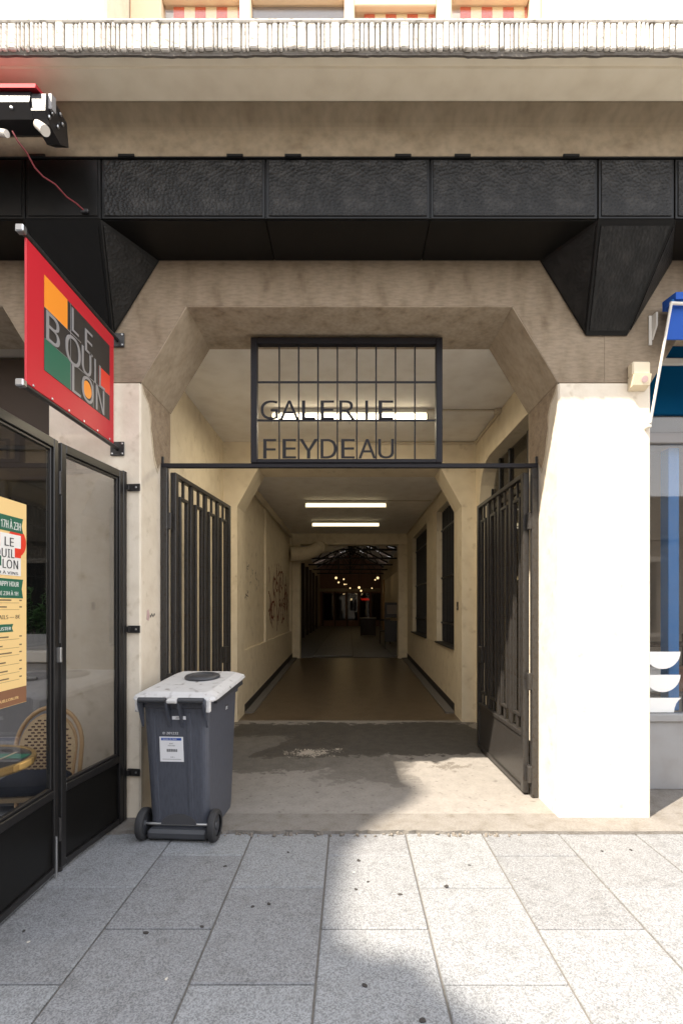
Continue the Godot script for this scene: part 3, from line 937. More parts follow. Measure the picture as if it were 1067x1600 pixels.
# ---------------------------------------------------------------- gate
func gate() -> void:
	var f := thing("gate_surround", "black iron gate frame spanning the passage between both pillars", "gate frame", P(0, 0, 4.3))
	bx(f, "crossbar", -1.575, 1.575, 2.765, 2.80, 4.28, 4.32, M.sign_iron, 0.003)
	for s in [-1.0, 1.0]:
		bx(f, "post", s * 1.548 - 0.026, s * 1.548 + 0.026, 0.0, 2.764, 4.275, 4.325, M.gate_iron, 0.004)
		bx(f, "post_tip", s * 1.565 - 0.008, s * 1.565 + 0.008, 2.801, 2.86, 4.29, 4.31, M.iron, 0.002)
		for h in [0.12, 0.9, 2.25]:
			bx(f, "hinge", s * 1.515 - 0.02, s * 1.515 + 0.02, h, h + 0.14, 4.285, 4.33, M.gate_iron, 0.004)
	leaf(P(-1.495, 0.02, 4.345), P(-1.365, 0.02, 5.80), "black iron gate leaf opened behind the wheeled bin")
	leaf(P(1.495, 0.02, 4.345), P(1.465, 0.02, 5.80), "black iron gate leaf opened beside the sunlit white pillar")

func leaf(a: Vector3, b: Vector3, label: String) -> void:
	var v := b - a
	var l := thing("gate_leaf", label, "gate", a, atan2(-v.z, v.x), "gate leaves of the passage")
	var w := v.length()
	var part := func(called: String, x0: float, x1: float, y0: float, y1: float, t: float, c := 0.004) -> MeshInstance3D:
		return node(l, called, box_mesh(Vector3(x1 - x0, y1 - y0, t), c), M.gate_iron, Vector3((x0 + x1) / 2, (y0 + y1) / 2, 0))
	part.call("stile", 0.0, 0.06, 0.0, 2.72, 0.05)
	part.call("stile", w - 0.06, w, 0.0, 2.72, 0.05)
	part.call("top_rail", 0.061, w - 0.061, 2.68, 2.72, 0.05)
	part.call("middle_rail", 0.061, w - 0.061, 0.47, 0.51, 0.05)
	part.call("bottom_rail", 0.061, w - 0.061, 0.0, 0.04, 0.05)
	part.call("kick_plate", 0.061, w - 0.061, 0.041, 0.469, 0.018)
	var step := (w - 0.06) / 4
	for k in range(1, 4):
		part.call("bar", k * step, k * step + 0.06, 0.511, 2.679, 0.03)
	for k in 4:
		var x0 := k * step + 0.06 + (step - 0.06) * 0.24
		var x1 := k * step + 0.06 + (step - 0.06) * 0.76
		var lp := Node3D.new()
		lp.name = "loop"
		l.add_child(lp, true)
		for s in [x0, x1]:
			node(lp, "upright", box_mesh(Vector3(0.032, 1.86, 0.032), 0.003), M.gate_iron, Vector3(s, 1.58, 0))
		for h in [0.636, 2.524]:
			node(lp, "crosspiece", box_mesh(Vector3(x1 - x0 + 0.032, 0.028, 0.032), 0.003), M.gate_iron, Vector3((x0 + x1) / 2, h, 0))
		node(lp, "tie", box_mesh(Vector3(0.03, 0.11, 0.02), 0.002), M.gate_iron, Vector3((x0 + x1) / 2, 0.566, 0))
		node(lp, "tie", box_mesh(Vector3(0.03, 0.14, 0.02), 0.002), M.gate_iron, Vector3((x0 + x1) / 2, 2.609, 0))
	var side := -1.0 if a.x > 0 else 1.0
	var h := Node3D.new()
	h.name = "pull_handle"
	l.add_child(h, true)
	node(h, "grip", box_mesh(Vector3(0.035, 0.82, 0.02), 0.004), M.iron, Vector3(w + 0.035, 1.0, side * -0.02))
	for y in [0.68, 1.3]:
		node(h, "standoff", box_mesh(Vector3(0.03, 0.025, 0.015), 0.002), M.iron, Vector3(w + 0.01, y, side * -0.02))
	node(l, "lock_box", box_mesh(Vector3(0.10, 0.18, 0.055), 0.006), M.gate_iron, Vector3(w - 0.115, 1.05, 0))

func px(x: float, d: float) -> float:
	return (x - 546.0) / 800.0 * d
func py(y: float, d: float) -> float:
	return 1.6 + (948.0 - y) / 800.0 * d

func lettered_sign() -> void:
	var d := 4.3
	var s := thing("gallery_sign", "black gridded iron frame reading GALERIE FEYDEAU above the gate", "sign", P(0, 2.8, d))
	var x0 := px(393, d)
	var x1 := px(690, d)
	var y1 := py(530, d)
	var y0 := 2.802
	bx(s, "frame_stile", x0, x0 + 0.052, y0, y1, d - 0.035, d + 0.035, M.sign_iron, 0.004)
	bx(s, "frame_stile", x1 - 0.052, x1, y0, y1, d - 0.035, d + 0.035, M.sign_iron, 0.004)
	bx(s, "frame_rail", x0 + 0.053, x1 - 0.053, y1 - 0.052, y1, d - 0.035, d + 0.035, M.sign_iron, 0.004)
	bx(s, "frame_rail", x0 + 0.053, x1 - 0.053, y0, y0 + 0.03, d - 0.035, d + 0.035, M.sign_iron, 0.004)
	for k in 8:
		var x := px(436.5 + k * 30.2, d)
		bx(s, "grid_bar", x - 0.006, x + 0.006, y0 + 0.031, y1 - 0.053, d - 0.006, d + 0.006, M.sign_iron, 0.0015)
	for y in [598.0, 657.5]:
		bx(s, "grid_rail", x0 + 0.053, x1 - 0.053, py(y, d) - 0.009, py(y, d) + 0.009, d - 0.0105, d - 0.0062, M.sign_iron, 0.001)
	var rows := [[627.0, 656.0, [["G", 408, 435], ["A", 438, 467], ["L", 472, 493], ["E", 501, 522], ["R", 530, 554], ["I", 570.5, 575], ["E", 591, 614]]], [687.0, 717.0, [["F", 412, 432], ["E", 442, 463], ["Y", 468, 497], ["D", 501, 526], ["E", 533, 554], ["A", 560, 587], ["U", 590.5, 615]]]]
	for r in rows:
		for c in r[2]:
			var w: float = (c[2] - c[1]) / 800.0 * d
			var h: float = (r[1] - r[0]) / 800.0 * d
			if c[0] == "I":
				bx(s, "letter", px(c[1], d), px(c[2], d), py(r[1], d), py(r[0], d), d - 0.0175, d - 0.0115, M.sign_iron, 0.001)
				continue
			text(s, "letter", c[0], w, h, 0.006, M.sign_iron, Transform3D(Basis(), P(px((c[1] + c[2]) / 2.0, d), (py(r[0], d) + py(r[1], d)) / 2, d - 0.0145) - s.position))

# ---------------------------------------------------------------- lamps and wiring
func lamps() -> void:
	for s in [[5.95, 3.889, px(546.0, 5.95), 1.79, "caged fluorescent lamp lit on the ceiling behind the lettered sign"], [9.66, 3.599, -0.07, 1.52, "lit fluorescent lamp just inside the second portal"], [11.95, 3.599, -0.09, 1.56, "lit fluorescent lamp nearest the dark gallery"]]:
		var l := thing("ceiling_lamp", s[4], "lamp", P(s[2], s[1], s[0]), 0, "fluorescent lamps along the passage ceiling")
		var w: float = s[3]
		node(l, "housing", box_mesh(Vector3(w, 0.05, 0.11), 0.01), M.lamp_body, Vector3(0, -0.025, 0))
		var st := new_st()
		var pts := [Vector3(-w / 2 + 0.01, 0, 0), Vector3(-w / 2 + 0.03, 0, 0), Vector3(w / 2 - 0.03, 0, 0), Vector3(w / 2 - 0.01, 0, 0)]
		add_tube(st, pts, 0.034, 12)
		node(l, "diffuser", st.commit(), M.lamp_glow if w < 1.7 else M.lamp_glow_strong, Vector3(0, -0.087, 0))
		for e in [-1.0, 1.0]:
			node(l, "end_cap", box_mesh(Vector3(0.018, 0.10, 0.10), 0.01), M.lamp_body, Vector3(e * (w / 2 + 0.004), -0.095, 0))
		if w > 1.7:
			node(l, "strap", box_mesh(Vector3(0.012, 0.008, 0.1), 0.0), M.lamp_body, Vector3(0, -0.147, 0))
		var a := AreaLight3D.new()
		a.name = "glow"
		a.area_size = Vector2(w, 0.09)
		a.light_energy = 0.6 if w > 1.7 else 0.036
		a.light_color = Color(1.0, 0.94, 0.82)
		a.area_range = 20
		a.area_attenuation = 2.0
		a.shadow_enabled = true
		a.rotation.x = -PI / 2
		a.position = Vector3(0, -0.156, 0)
		l.add_child(a)
	var c := thing("conduit", "painted cable conduit running from the first lamp along the right wall", "conduit", P(1.73, 3.87, 6.0))
	tube(c, "pipe", [P(0.9, 3.875, 5.93) - c.position, P(1.70, 3.875, 5.93) - c.position], 0.011, M.conduit, 6)
	tube(c, "pipe", [P(1.735, 3.86, 5.9) - c.position, P(1.735, 3.86, 7.07) - c.position], 0.018, M.conduit, 6)
	tube(c, "pipe", [P(1.735, 3.86, 7.08) - c.position, P(0.2, 3.86, 7.08) - c.position], 0.014, M.conduit, 6)
	node(c, "junction_box", box_mesh(Vector3(0.07, 0.05, 0.09), 0.008), M.conduit, P(1.715, 3.862, 5.93) - c.position)
	var c2 := thing("conduit", "thin conduit along the ceiling edge above the barred windows", "conduit", P(1.55, 3.58, 8.0))
	tube(c2, "pipe", [P(0.72, 3.59, 9.62) - c2.position, P(1.53, 3.59, 9.62) - c2.position], 0.01, M.conduit, 6)
	tube(c2, "pipe", [P(1.56, 3.575, 7.62) - c2.position, P(1.56, 3.575, 13.98) - c2.position], 0.016, M.conduit, 6)
	var c3 := thing("conduit", "thin conduit along the ceiling edge above the graffiti", "conduit", P(-1.55, 3.44, 8.0))
	tube(c3, "pipe", [P(-1.55, 3.43, 7.62) - c3.position, P(-1.55, 3.43, 13.4) - c3.position], 0.013, M.conduit, 6)
	for d in [8.2, 9.7, 11.2, 12.7]:
		node(c3, "pipe_clip", box_mesh(Vector3(0.02, 0.04, 0.02), 0.003), M.conduit, P(-1.555, 3.43, d) - c3.position)
	var dk := thing("air_duct", "fat painted air duct bending under the end beam", "duct", P(-1.35, 3.0, 13.7))
	var pts2 := []
	for k in 9:
		var t := k / 8.0
		pts2.append(Vector3(-0.22 + 0.75 * t, -0.02 + 0.05 * t * t * t * 4.0, -0.2 * t) + Vector3(0, 0.02, 0.12))
	tube(dk, "duct_pipe", pts2, 0.2, M.cream, 18, 0.17)
	tube(dk, "duct_taper", [pts2[8], pts2[8] + Vector3(0.25, 0.1, -0.9), pts2[8] + Vector3(0.7, 0.3, -1.7)], 0.168, M.cream, 18, 0.1)

# ---------------------------------------------------------------- wheeled bin
func ring(cx: float, cz: float, w: float, dp: float, r: float, y: float, n := 4) -> Array:
	var out := []
	for q in 4:
		var ccx: float = cx + (w / 2 - r) * [1, -1, -1, 1][q]
		var ccz: float = cz + (dp / 2 - r) * [1, 1, -1, -1][q]
		for k in n + 1:
			var a: float = PI / 2 * (q + float(k) / n)
			out.append(Vector3(ccx + r * cos(a), y, ccz + r * sin(a)))
	return out

func loft(st: SurfaceTool, rings: Array, cap0: bool, cap1: bool) -> void:
	for i in rings.size() - 1:
		var n: int = rings[i].size()
		var ca := Vector3.ZERO
		for p in rings[i]:
			ca += p / n
		for k in n:
			var a: Vector3 = rings[i][k]
			var b: Vector3 = rings[i][(k + 1) % n]
			var c: Vector3 = rings[i + 1][(k + 1) % n]
			var d: Vector3 = rings[i + 1][k]
			quad(st, a, b, c, d, (a + b) / 2 - ca)
	for e in [[0, cap0], [rings.size() - 1, cap1]]:
		if e[1]:
			var rr: Array = rings[e[0]]
			var o: Vector3 = rr[0] - rings[1 if e[0] == 0 else e[0] - 1][0]
			for k in range(1, rr.size() - 1):
				tri(st, rr[0], rr[k], rr[k + 1], Vector3(0, o.y, 0))

func bin() -> void:
	# local x along the axle, local -z away from the street; origin on the ground under the axle
	var b := thing("wheeled_bin", "grey two wheeled rubbish bin with dirty white lid by the passage", "bin", P(-1.185, -0.02, 3.50), -0.06)
	var z := func(depth: float) -> float: return -depth
	var st := new_st()
	var rings := []
	# [height, half depth range, width]
	for s in [[0.03, 0.07, 0.635, 0.41], [0.10, 0.06, 0.645, 0.415], [0.55, 0.015, 0.675, 0.432], [0.93, -0.02, 0.70, 0.452], [0.935, -0.035, 0.72, 0.475], [0.985, -0.04, 0.73, 0.485]]:
		rings.append(ring(0, -(s[1] + s[2]) / 2, s[3], s[2] - s[1], 0.05, s[0], 5))
	loft(st, rings, true, false)
	node(b, "body", st.commit(), M.bin_plastic)
	# raised panels on the street side and moulded ribs
	for s in [[-0.145, 0.024], [0.09, 0.024]]:
		var st2 := new_st()
		var x: float = s[0]
		var hw: float = s[1] / 2
		quad(st2, Vector3(x - hw, 0.12, -0.052), Vector3(x + hw, 0.12, -0.052), Vector3(x * 1.08 + hw, 0.90, 0.026), Vector3(x * 1.08 - hw, 0.90, 0.026), Vector3(0, 0, 1))
		for e in [-1.0, 1.0]:
			quad(st2, Vector3(x + e * hw, 0.12, -0.052), Vector3(x + e * (hw + 0.012), 0.12, -0.075), Vector3(x * 1.08 + e * (hw + 0.012), 0.90, 0.0), Vector3(x * 1.08 + e * hw, 0.90, 0.026), Vector3(e, 0, 0.5))
		node(b, "rib", st2.commit(), M.bin_plastic)
	# handle bars with struts
	for s in [[-0.222, -0.035], [0.05, 0.222]]:
		tube(b, "handle", [Vector3(s[0], 0.995, 0.085), Vector3(s[1], 0.995, 0.085)], 0.019, M.bin_frame, 10)
		for e in s:
			var st3 := new_st()
			add_extrude(st3, PackedVector2Array([Vector2(0.085, 1.005), Vector2(0.09, 0.97), Vector2(0.015, 0.80), Vector2(0.02, 0.98)]), e - 0.008, e + 0.008, func(u, v, w): return Vector3(w, v, u))
			node(b, "handle_strut", st3.commit(), M.bin_plastic)
	# lid: sloping top with overhanging sides, weathered white, on a grey rim
	var lid_st := new_st()
	var lr := []
	for s in [[0.985, 0.575, 0.0], [0.995, 0.59, 0.0], [1.015, 0.575, 0.01], [1.04, 0.46, 0.05]]:
		var rg := ring(0, -0.345, s[1], 0.80 - s[2] * 2, 0.06, s[0], 4)
		for i in rg.size():
			rg[i].y += 0.052 * clampf((-rg[i].z) / 0.7, 0.0, 1.0) - 0.02 * smoothstep(0.0, 0.12, rg[i].z)
		lr.append(rg)
	loft(lid_st, lr, false, true)
	# bottom lip
	var lid := node(b, "lid", lid_st.commit(), M.bin_lid)
	node(lid, "lid_hinge", box_mesh(Vector3(0.075, 0.03, 0.06), 0.008), M.bin_lid, Vector3(0.01, 0.99, 0.075))
	for e in [-0.243, 0.243]:
		node(lid, "lid_tab", box_mesh(Vector3(0.03, 0.09, 0.035), 0.006), M.bin_lid, Vector3(e, 0.955, 0.05))
	for e in [-1.0, 1.0]:
		var st4 := new_st()
		add_extrude(st4, PackedVector2Array([Vector2(-0.06, 0.95), Vector2(-0.06, 0.995), Vector2(-0.70, 1.045), Vector2(-0.72, 0.985)]), e * 0.245, e * 0.268, func(u, v, w): return Vector3(w, v, u))
		node(b, "rim_side", st4.commit(), M.bin_frame)
	# drop ring on the lid
	var prof := []
	for k in 13:
		var a := TAU * k / 12
		prof.append(Vector2(0.105 + 0.028 * cos(a), 0.018 * sin(a)))
	lathe(lid, "drop_ring", prof, M.bin_frame, Transform3D(Basis(Vector3.RIGHT, 0.06), Vector3(0.03, 1.083, -0.44)), 28)
	lathe(lid, "drop_flap", [Vector2(0.0, 0.006), Vector2(0.09, 0.006), Vector2(0.09, 0.0)], M.ink, Transform3D(Basis(Vector3.RIGHT, 0.06), Vector3(0.03, 1.083, -0.44)), 24)
	# wheels, axle, foot bar
	for e in [-1.0, 1.0]:
		var w := Node3D.new()
		w.name = "wheel"
		b.add_child(w, true)
		w.position = Vector3(e * 0.25, 0.108, -0.06)
		var side := Basis(Vector3.BACK, PI / 2)
		lathe(w, "tyre", [Vector2(0.07, -0.024), Vector2(0.095, -0.026), Vector2(0.106, -0.017), Vector2(0.108, 0.0), Vector2(0.106, 0.017), Vector2(0.095, 0.026), Vector2(0.07, 0.024)], M.rubber, Transform3D(side, Vector3.ZERO), 32)
		lathe(w, "hub", [Vector2(0.0, -0.016), Vector2(0.025, -0.02), Vector2(0.03, -0.012), Vector2(0.071, -0.012), Vector2(0.071, 0.012), Vector2(0.03, 0.012), Vector2(0.025, 0.02), Vector2(0.0, 0.016)], M.bin_frame, Transform3D(side, Vector3.ZERO), 24)
	tube(b, "axle", [Vector3(-0.24, 0.108, -0.06), Vector3(0.24, 0.108, -0.06)], 0.011, M.steel, 8)
	node(b, "foot_bar", box_mesh(Vector3(0.43, 0.07, 0.10), 0.02), M.bin_frame, Vector3(0, 0.05, -0.055))
	var st5 := new_st()
	var cut := PackedVector2Array()
	for k in 13:
		var a := PI * k / 12
		cut.append(Vector2(0.125 * cos(a), 0.11 + 0.075 * sin(a)))
	add_extrude(st5, cut, -0.075, -0.046, func(u, v, w): return Vector3(u, v, w))
	node(b, "foot_recess", st5.commit(), M.ink)
	# stickers and stamped number
	var tilt := Basis(Vector3.RIGHT, 0.088)
	var stick := node(b, "sticker", box_mesh(Vector3(0.165, 0.175, 0.0015), 0.0), M.sticker)
	stick.transform = Transform3D(tilt, Vector3(-0.03, 0.645, 0.0015 - 0.003))
	node(stick, "sticker_band", box_mesh(Vector3(0.14, 0.018, 0.001), 0.0), M.ink_blue, Vector3(0, 0.071, 0.0012))
	text(stick, "sticker_text", "MAIRIE DE PARIS", 0.095, 0.008, 0.0006, M.sticker, Transform3D(Basis(), Vector3(-0.01, 0.071, 0.0019)))
	text(stick, "sticker_text", "BAC", 0.026, 0.007, 0.0006, M.ink, Transform3D(Basis(), Vector3(0, 0.04, 0.0012)))
	text(stick, "sticker_text", "ORDURES", 0.05, 0.007, 0.0006, M.ink, Transform3D(Basis(), Vector3(0, 0.025, 0.0012)))
	var bst := new_st()
	for k in 18:
		add_box(bst, Vector3(0.0014 + 0.001 * (k * 7 % 3), 0.02, 0.0006), 0.0, Transform3D(Basis(), Vector3(-0.034 + k * 0.0042, -0.008, 0.0012)))
	var bar := node(stick, "bar_print", bst.commit(), M.ink)
	bar.set_meta("kind", "stuff")
	text(stick, "sticker_text", "240 L", 0.03, 0.007, 0.0006, M.ink, Transform3D(Basis(), Vector3(0.005, -0.055, 0.0012)))
	node(stick, "print_line", box_mesh(Vector3(0.13, 0.003, 0.0006), 0.0), M.sign_grey, Vector3(0, -0.07, 0.0012))
	text(b, "stamped_number", "© 201232", 0.11, 0.016, 0.001, M.sticker, Transform3D(tilt, Vector3(-0.035, 0.757, 0.0085)))
	var tag := node(b, "name_tag", box_mesh(Vector3(0.095, 0.024, 0.0015), 0.0), M.sticker)
	tag.transform = Transform3D(tilt, Vector3(0.03, 0.865, 0.020))
	text(tag, "tag_text", "2017", 0.045, 0.012, 0.0006, M.ink, Transform3D(Basis(), Vector3(0, 0, 0.0012)))
	var st6 := node(b, "side_sticker", box_mesh(Vector3(0.0015, 0.055, 0.075), 0.0), M.ink)
	st6.transform = Transform3D(Basis(Vector3.BACK, -0.045), Vector3(0.2235, 0.85, -0.42))
	text(st6, "side_text", "CITEC", 0.05, 0.022, 0.0008, M.sticker, Transform3D(Basis(Vector3.UP, PI / 2), Vector3(0.0015, 0, 0)))

# ---------------------------------------------------------------- restaurant bay on the left
func restaurant() -> void:
	var s := thing("restaurant_front", "dark recessed restaurant front behind the glazed terrace screens", "shopfront", P(-3.86, 0, 4.7))
	bx(s, "lintel_panel", -5.42, -2.3, 2.75, 3.86, 4.66, 4.76, M.dark_wood, 0.01)
	bx(s, "lintel_trim", -5.42, -2.3, 3.02, 3.06, 4.63, 4.659, M.sign_dark, 0.005)
	for x in [-5.4, -4.3, -3.2, -2.36]:
		bx(s, "post", x, x + 0.07, 0.0, 2.748, 4.66, 4.76, M.screen_frame, 0.006)
	for x in [[-5.329, -4.301], [-4.229, -3.201], [-3.129, -2.361]]:
		bx(s, "pane", x[0], x[1], 0.9, 2.747, 4.70, 4.71, M.dark_glass, 0.0)
		bx(s, "stall_riser", x[0], x[1], 0.0, 0.899, 4.68, 4.74, M.grey_panel, 0.006)
	bx(s, "side_lining", -2.32, -2.282, 0.0, 3.3, 4.526, 4.655, M.dark_room, 0.0)
	bx(s, "back_wall", -5.45, -2.22, 0.0, 3.88, 6.8, 6.9, M.dark_room, 0.0)
	bx(s, "ceiling_panel", -5.45, -2.22, 3.881, 3.95, 4.53, 6.9, M.dark_room, 0.0)
	bx(s, "shop_floor", -5.45, -2.22, -0.2, -0.005, 4.53, 6.9, M.dark_wood, 0.0)
	bx(s, "side_wall", -5.45, -5.43, 0.0, 3.88, 4.77, 6.8, M.dark_room, 0.0)
	# low cabinet and plants in front of the shopfront
	var c := thing("service_cabinet", "grey steel service cabinet with pale top in the terrace", "cabinet", P(-2.85, -0.02, 4.35))
	node(c, "carcass", box_mesh(Vector3(1.0, 1.14, 0.42), 0.01), M.grey_panel, Vector3(0, 0.60, 0))
	node(c, "plinth", box_mesh(Vector3(0.94, 0.03, 0.38), 0.0), M.ink, Vector3(0, 0.015, 0))
	node(c, "counter_top", box_mesh(Vector3(1.06, 0.09, 0.48), 0.008), M.white_metal, Vector3(0, 1.216, 0))
	for k in 2:
		var dr := node(c, "cabinet_door", box_mesh(Vector3(0.46, 0.62, 0.02), 0.005), M.sign_grey, Vector3(-0.245 + k * 0.49, 0.80, 0.222))
		node(dr, "cabinet_handle", box_mesh(Vector3(0.2, 0.02, 0.02), 0.004), M.steel, Vector3(0, 0.25, 0.021))
		node(c, "drawer", box_mesh(Vector3(0.46, 0.36, 0.02), 0.005), M.grey_panel, Vector3(-0.245 + k * 0.49, 0.26, 0.222))
	var p := thing("potted_plant", "bushy green plant in a grey trough on the cabinet", "plant", P(-2.72, 1.243, 4.34))
	var st := new_st()
	loft(st, [ring(0, 0, 0.52, 0.16, 0.02, 0.0, 3), ring(0, 0, 0.56, 0.2, 0.02, 0.13, 3)], true, false)
	node(p, "trough", st.commit(), M.pot)
	node(p, "soil", box_mesh(Vector3(0.52, 0.02, 0.16), 0.0), M.dark_wood, Vector3(0, 0.105, 0))
	var r := RandomNumberGenerator.new()
	r.seed = 44
	var lf := new_st()
	var sm := new_st()
	for k in 34:
		var root := Vector3(r.randf_range(-0.22, 0.22), 0.11, r.randf_range(-0.05, 0.05))
		var top := root + Vector3(r.randfn(0, 0.09), r.randf_range(0.14, 0.42), r.randfn(0, 0.06))
		add_tube(sm, [root, (root + top) / 2 + Vector3(r.randfn(0, 0.015), 0, 0), top], 0.003, 4)
		for j in 13:
			var t := r.randf_range(0.25, 1.0)
			var q := root.lerp(top, t)
			var dir := Vector3(r.randfn(0, 1), r.randf_range(-0.2, 0.8), r.randfn(0, 1)).normalized()
			var ln := r.randf_range(0.035, 0.075)
			var sd := dir.cross(Vector3.UP).normalized() * ln * 0.3
			var up := sd.cross(dir).normalized()
			var m1 := q + dir * ln * 0.5 + Vector3(0, 0.006, 0)
			tri(lf, q, m1 + sd, q + dir * ln, up)
			tri(lf, q, q + dir * ln, m1 - sd, up)
	var fo := node(p, "foliage", lf.commit(), M.leaf)
	fo.set_meta("kind", "stuff")
	var sn := node(p, "stem_mass", sm.commit(), M.leaf)
	sn.set_meta("kind", "stuff")

func screen_panel(label: String, d0: float, d1: float, x0: float, x1: float) -> Node3D:
	# a framed glass panel running in depth from d0 (street) to d1 (wall); local x along it
	var a := P(x0, -0.02, d0)
	var v := P(x1, -0.02, d1) - a
	var s := thing("terrace_screen", label, "glass screen", a, atan2(-v.z, v.x), "black framed terrace screens")
	var w := v.length()
	var h := 2.62
	var part := func(called: String, u0: float, u1: float, y0: float, y1: float, t: float, m: Material, c := 0.004) -> MeshInstance3D:
		return node(s, called, box_mesh(Vector3(u1 - u0, y1 - y0, t), c), m, Vector3((u0 + u1) / 2, (y0 + y1) / 2, 0))
	part.call("stile", 0.0, 0.045, 0.03, h, 0.05, M.screen_frame)
	part.call("stile", w - 0.045, w, 0.03, h, 0.05, M.screen_frame)
	part.call("top_rail", 0.046, w - 0.046, h - 0.055, h, 0.05, M.screen_frame)
	part.call("middle_rail", 0.046, w - 0.046, 0.48, 0.53, 0.05, M.screen_frame)
	part.call("bottom_rail", 0.046, w - 0.046, 0.03, 0.07, 0.05, M.screen_frame)
	part.call("kick_panel", 0.046, w - 0.046, 0.071, 0.479, 0.02, M.smooth_black)
	part.call("pane", 0.046, w - 0.046, 0.531, h - 0.056, 0.008, M.clear_glass, 0.0)
	for u in [[0.046, 0.062], [w - 0.062, w - 0.046]]:
		part.call("glazing_bead", u[0], u[1], 0.531, h - 0.056, 0.026, M.screen_frame, 0.003)
	for y in [[0.531, 0.547], [h - 0.072, h - 0.056]]:
		part.call("glazing_bead", 0.063, w - 0.063, y[0], y[1], 0.026, M.screen_frame, 0.003)
	return s

func terrace() -> void:
	var s := screen_panel("black framed terrace screen bolted to the pillar beside the bin", 3.12, 3.79, -1.775, -1.695)
	var w := (P(-1.695, 0, 3.79) - P(-1.775, 0, 3.12)).length()
	node(s, "wall_post", box_mesh(Vector3(0.045, 2.60, 0.05), 0.004), M.screen_frame, Vector3(w + 0.028, 1.33, 0))
	for y in [0.37, 1.45, 2.52]:
		var k := node(s, "wall_bracket", box_mesh(Vector3(0.008, 0.055, 0.10), 0.002), M.iron, Vector3(w + 0.082, y, 0.06))
		node(k, "bolt", box_mesh(Vector3(0.008, 0.014, 0.014), 0.003), M.steel, Vector3(-0.006, 0, 0.02))
		node(s, "bracket_arm", box_mesh(Vector3(0.03, 0.04, 0.02), 0.002), M.iron, Vector3(w + 0.064, y, 0.03))
	for y in [0.2, 1.4, 2.3]:
		tube(s, "hinge", [Vector3(-0.012, y, 0.02), Vector3(-0.012, y + 0.14, 0.02)], 0.013, M.iron, 8)
	var s2 := screen_panel("black framed terrace screen with the yellow menu poster on its glass", 2.0, 3.085, -1.77, -1.775)
	tube(s2, "foot_bolt", [Vector3(1.05, 0.0, 0.03), Vector3(1.05, 0.25, 0.03)], 0.008, M.steel, 6)
	tube(s2, "foot_bolt", [Vector3(0.06, 0.0, 0.03), Vector3(0.06, 0.25, 0.03)], 0.008, M.steel, 6)
	node(s2, "latch", box_mesh(Vector3(0.02, 0.09, 0.03), 0.004), M.steel, Vector3(1.075, 1.33, 0.035))
	for x in [0.02, w - 0.02]:
		tube(s, "foot", [Vector3(x, 0.0, 0), Vector3(x, 0.03, 0)], 0.014, M.iron, 8)
	poster()
	chair(P(-2.04, -0.02, 3.30), 0.10, "woven cane bistro chair facing the small round terrace table", true)
	table()

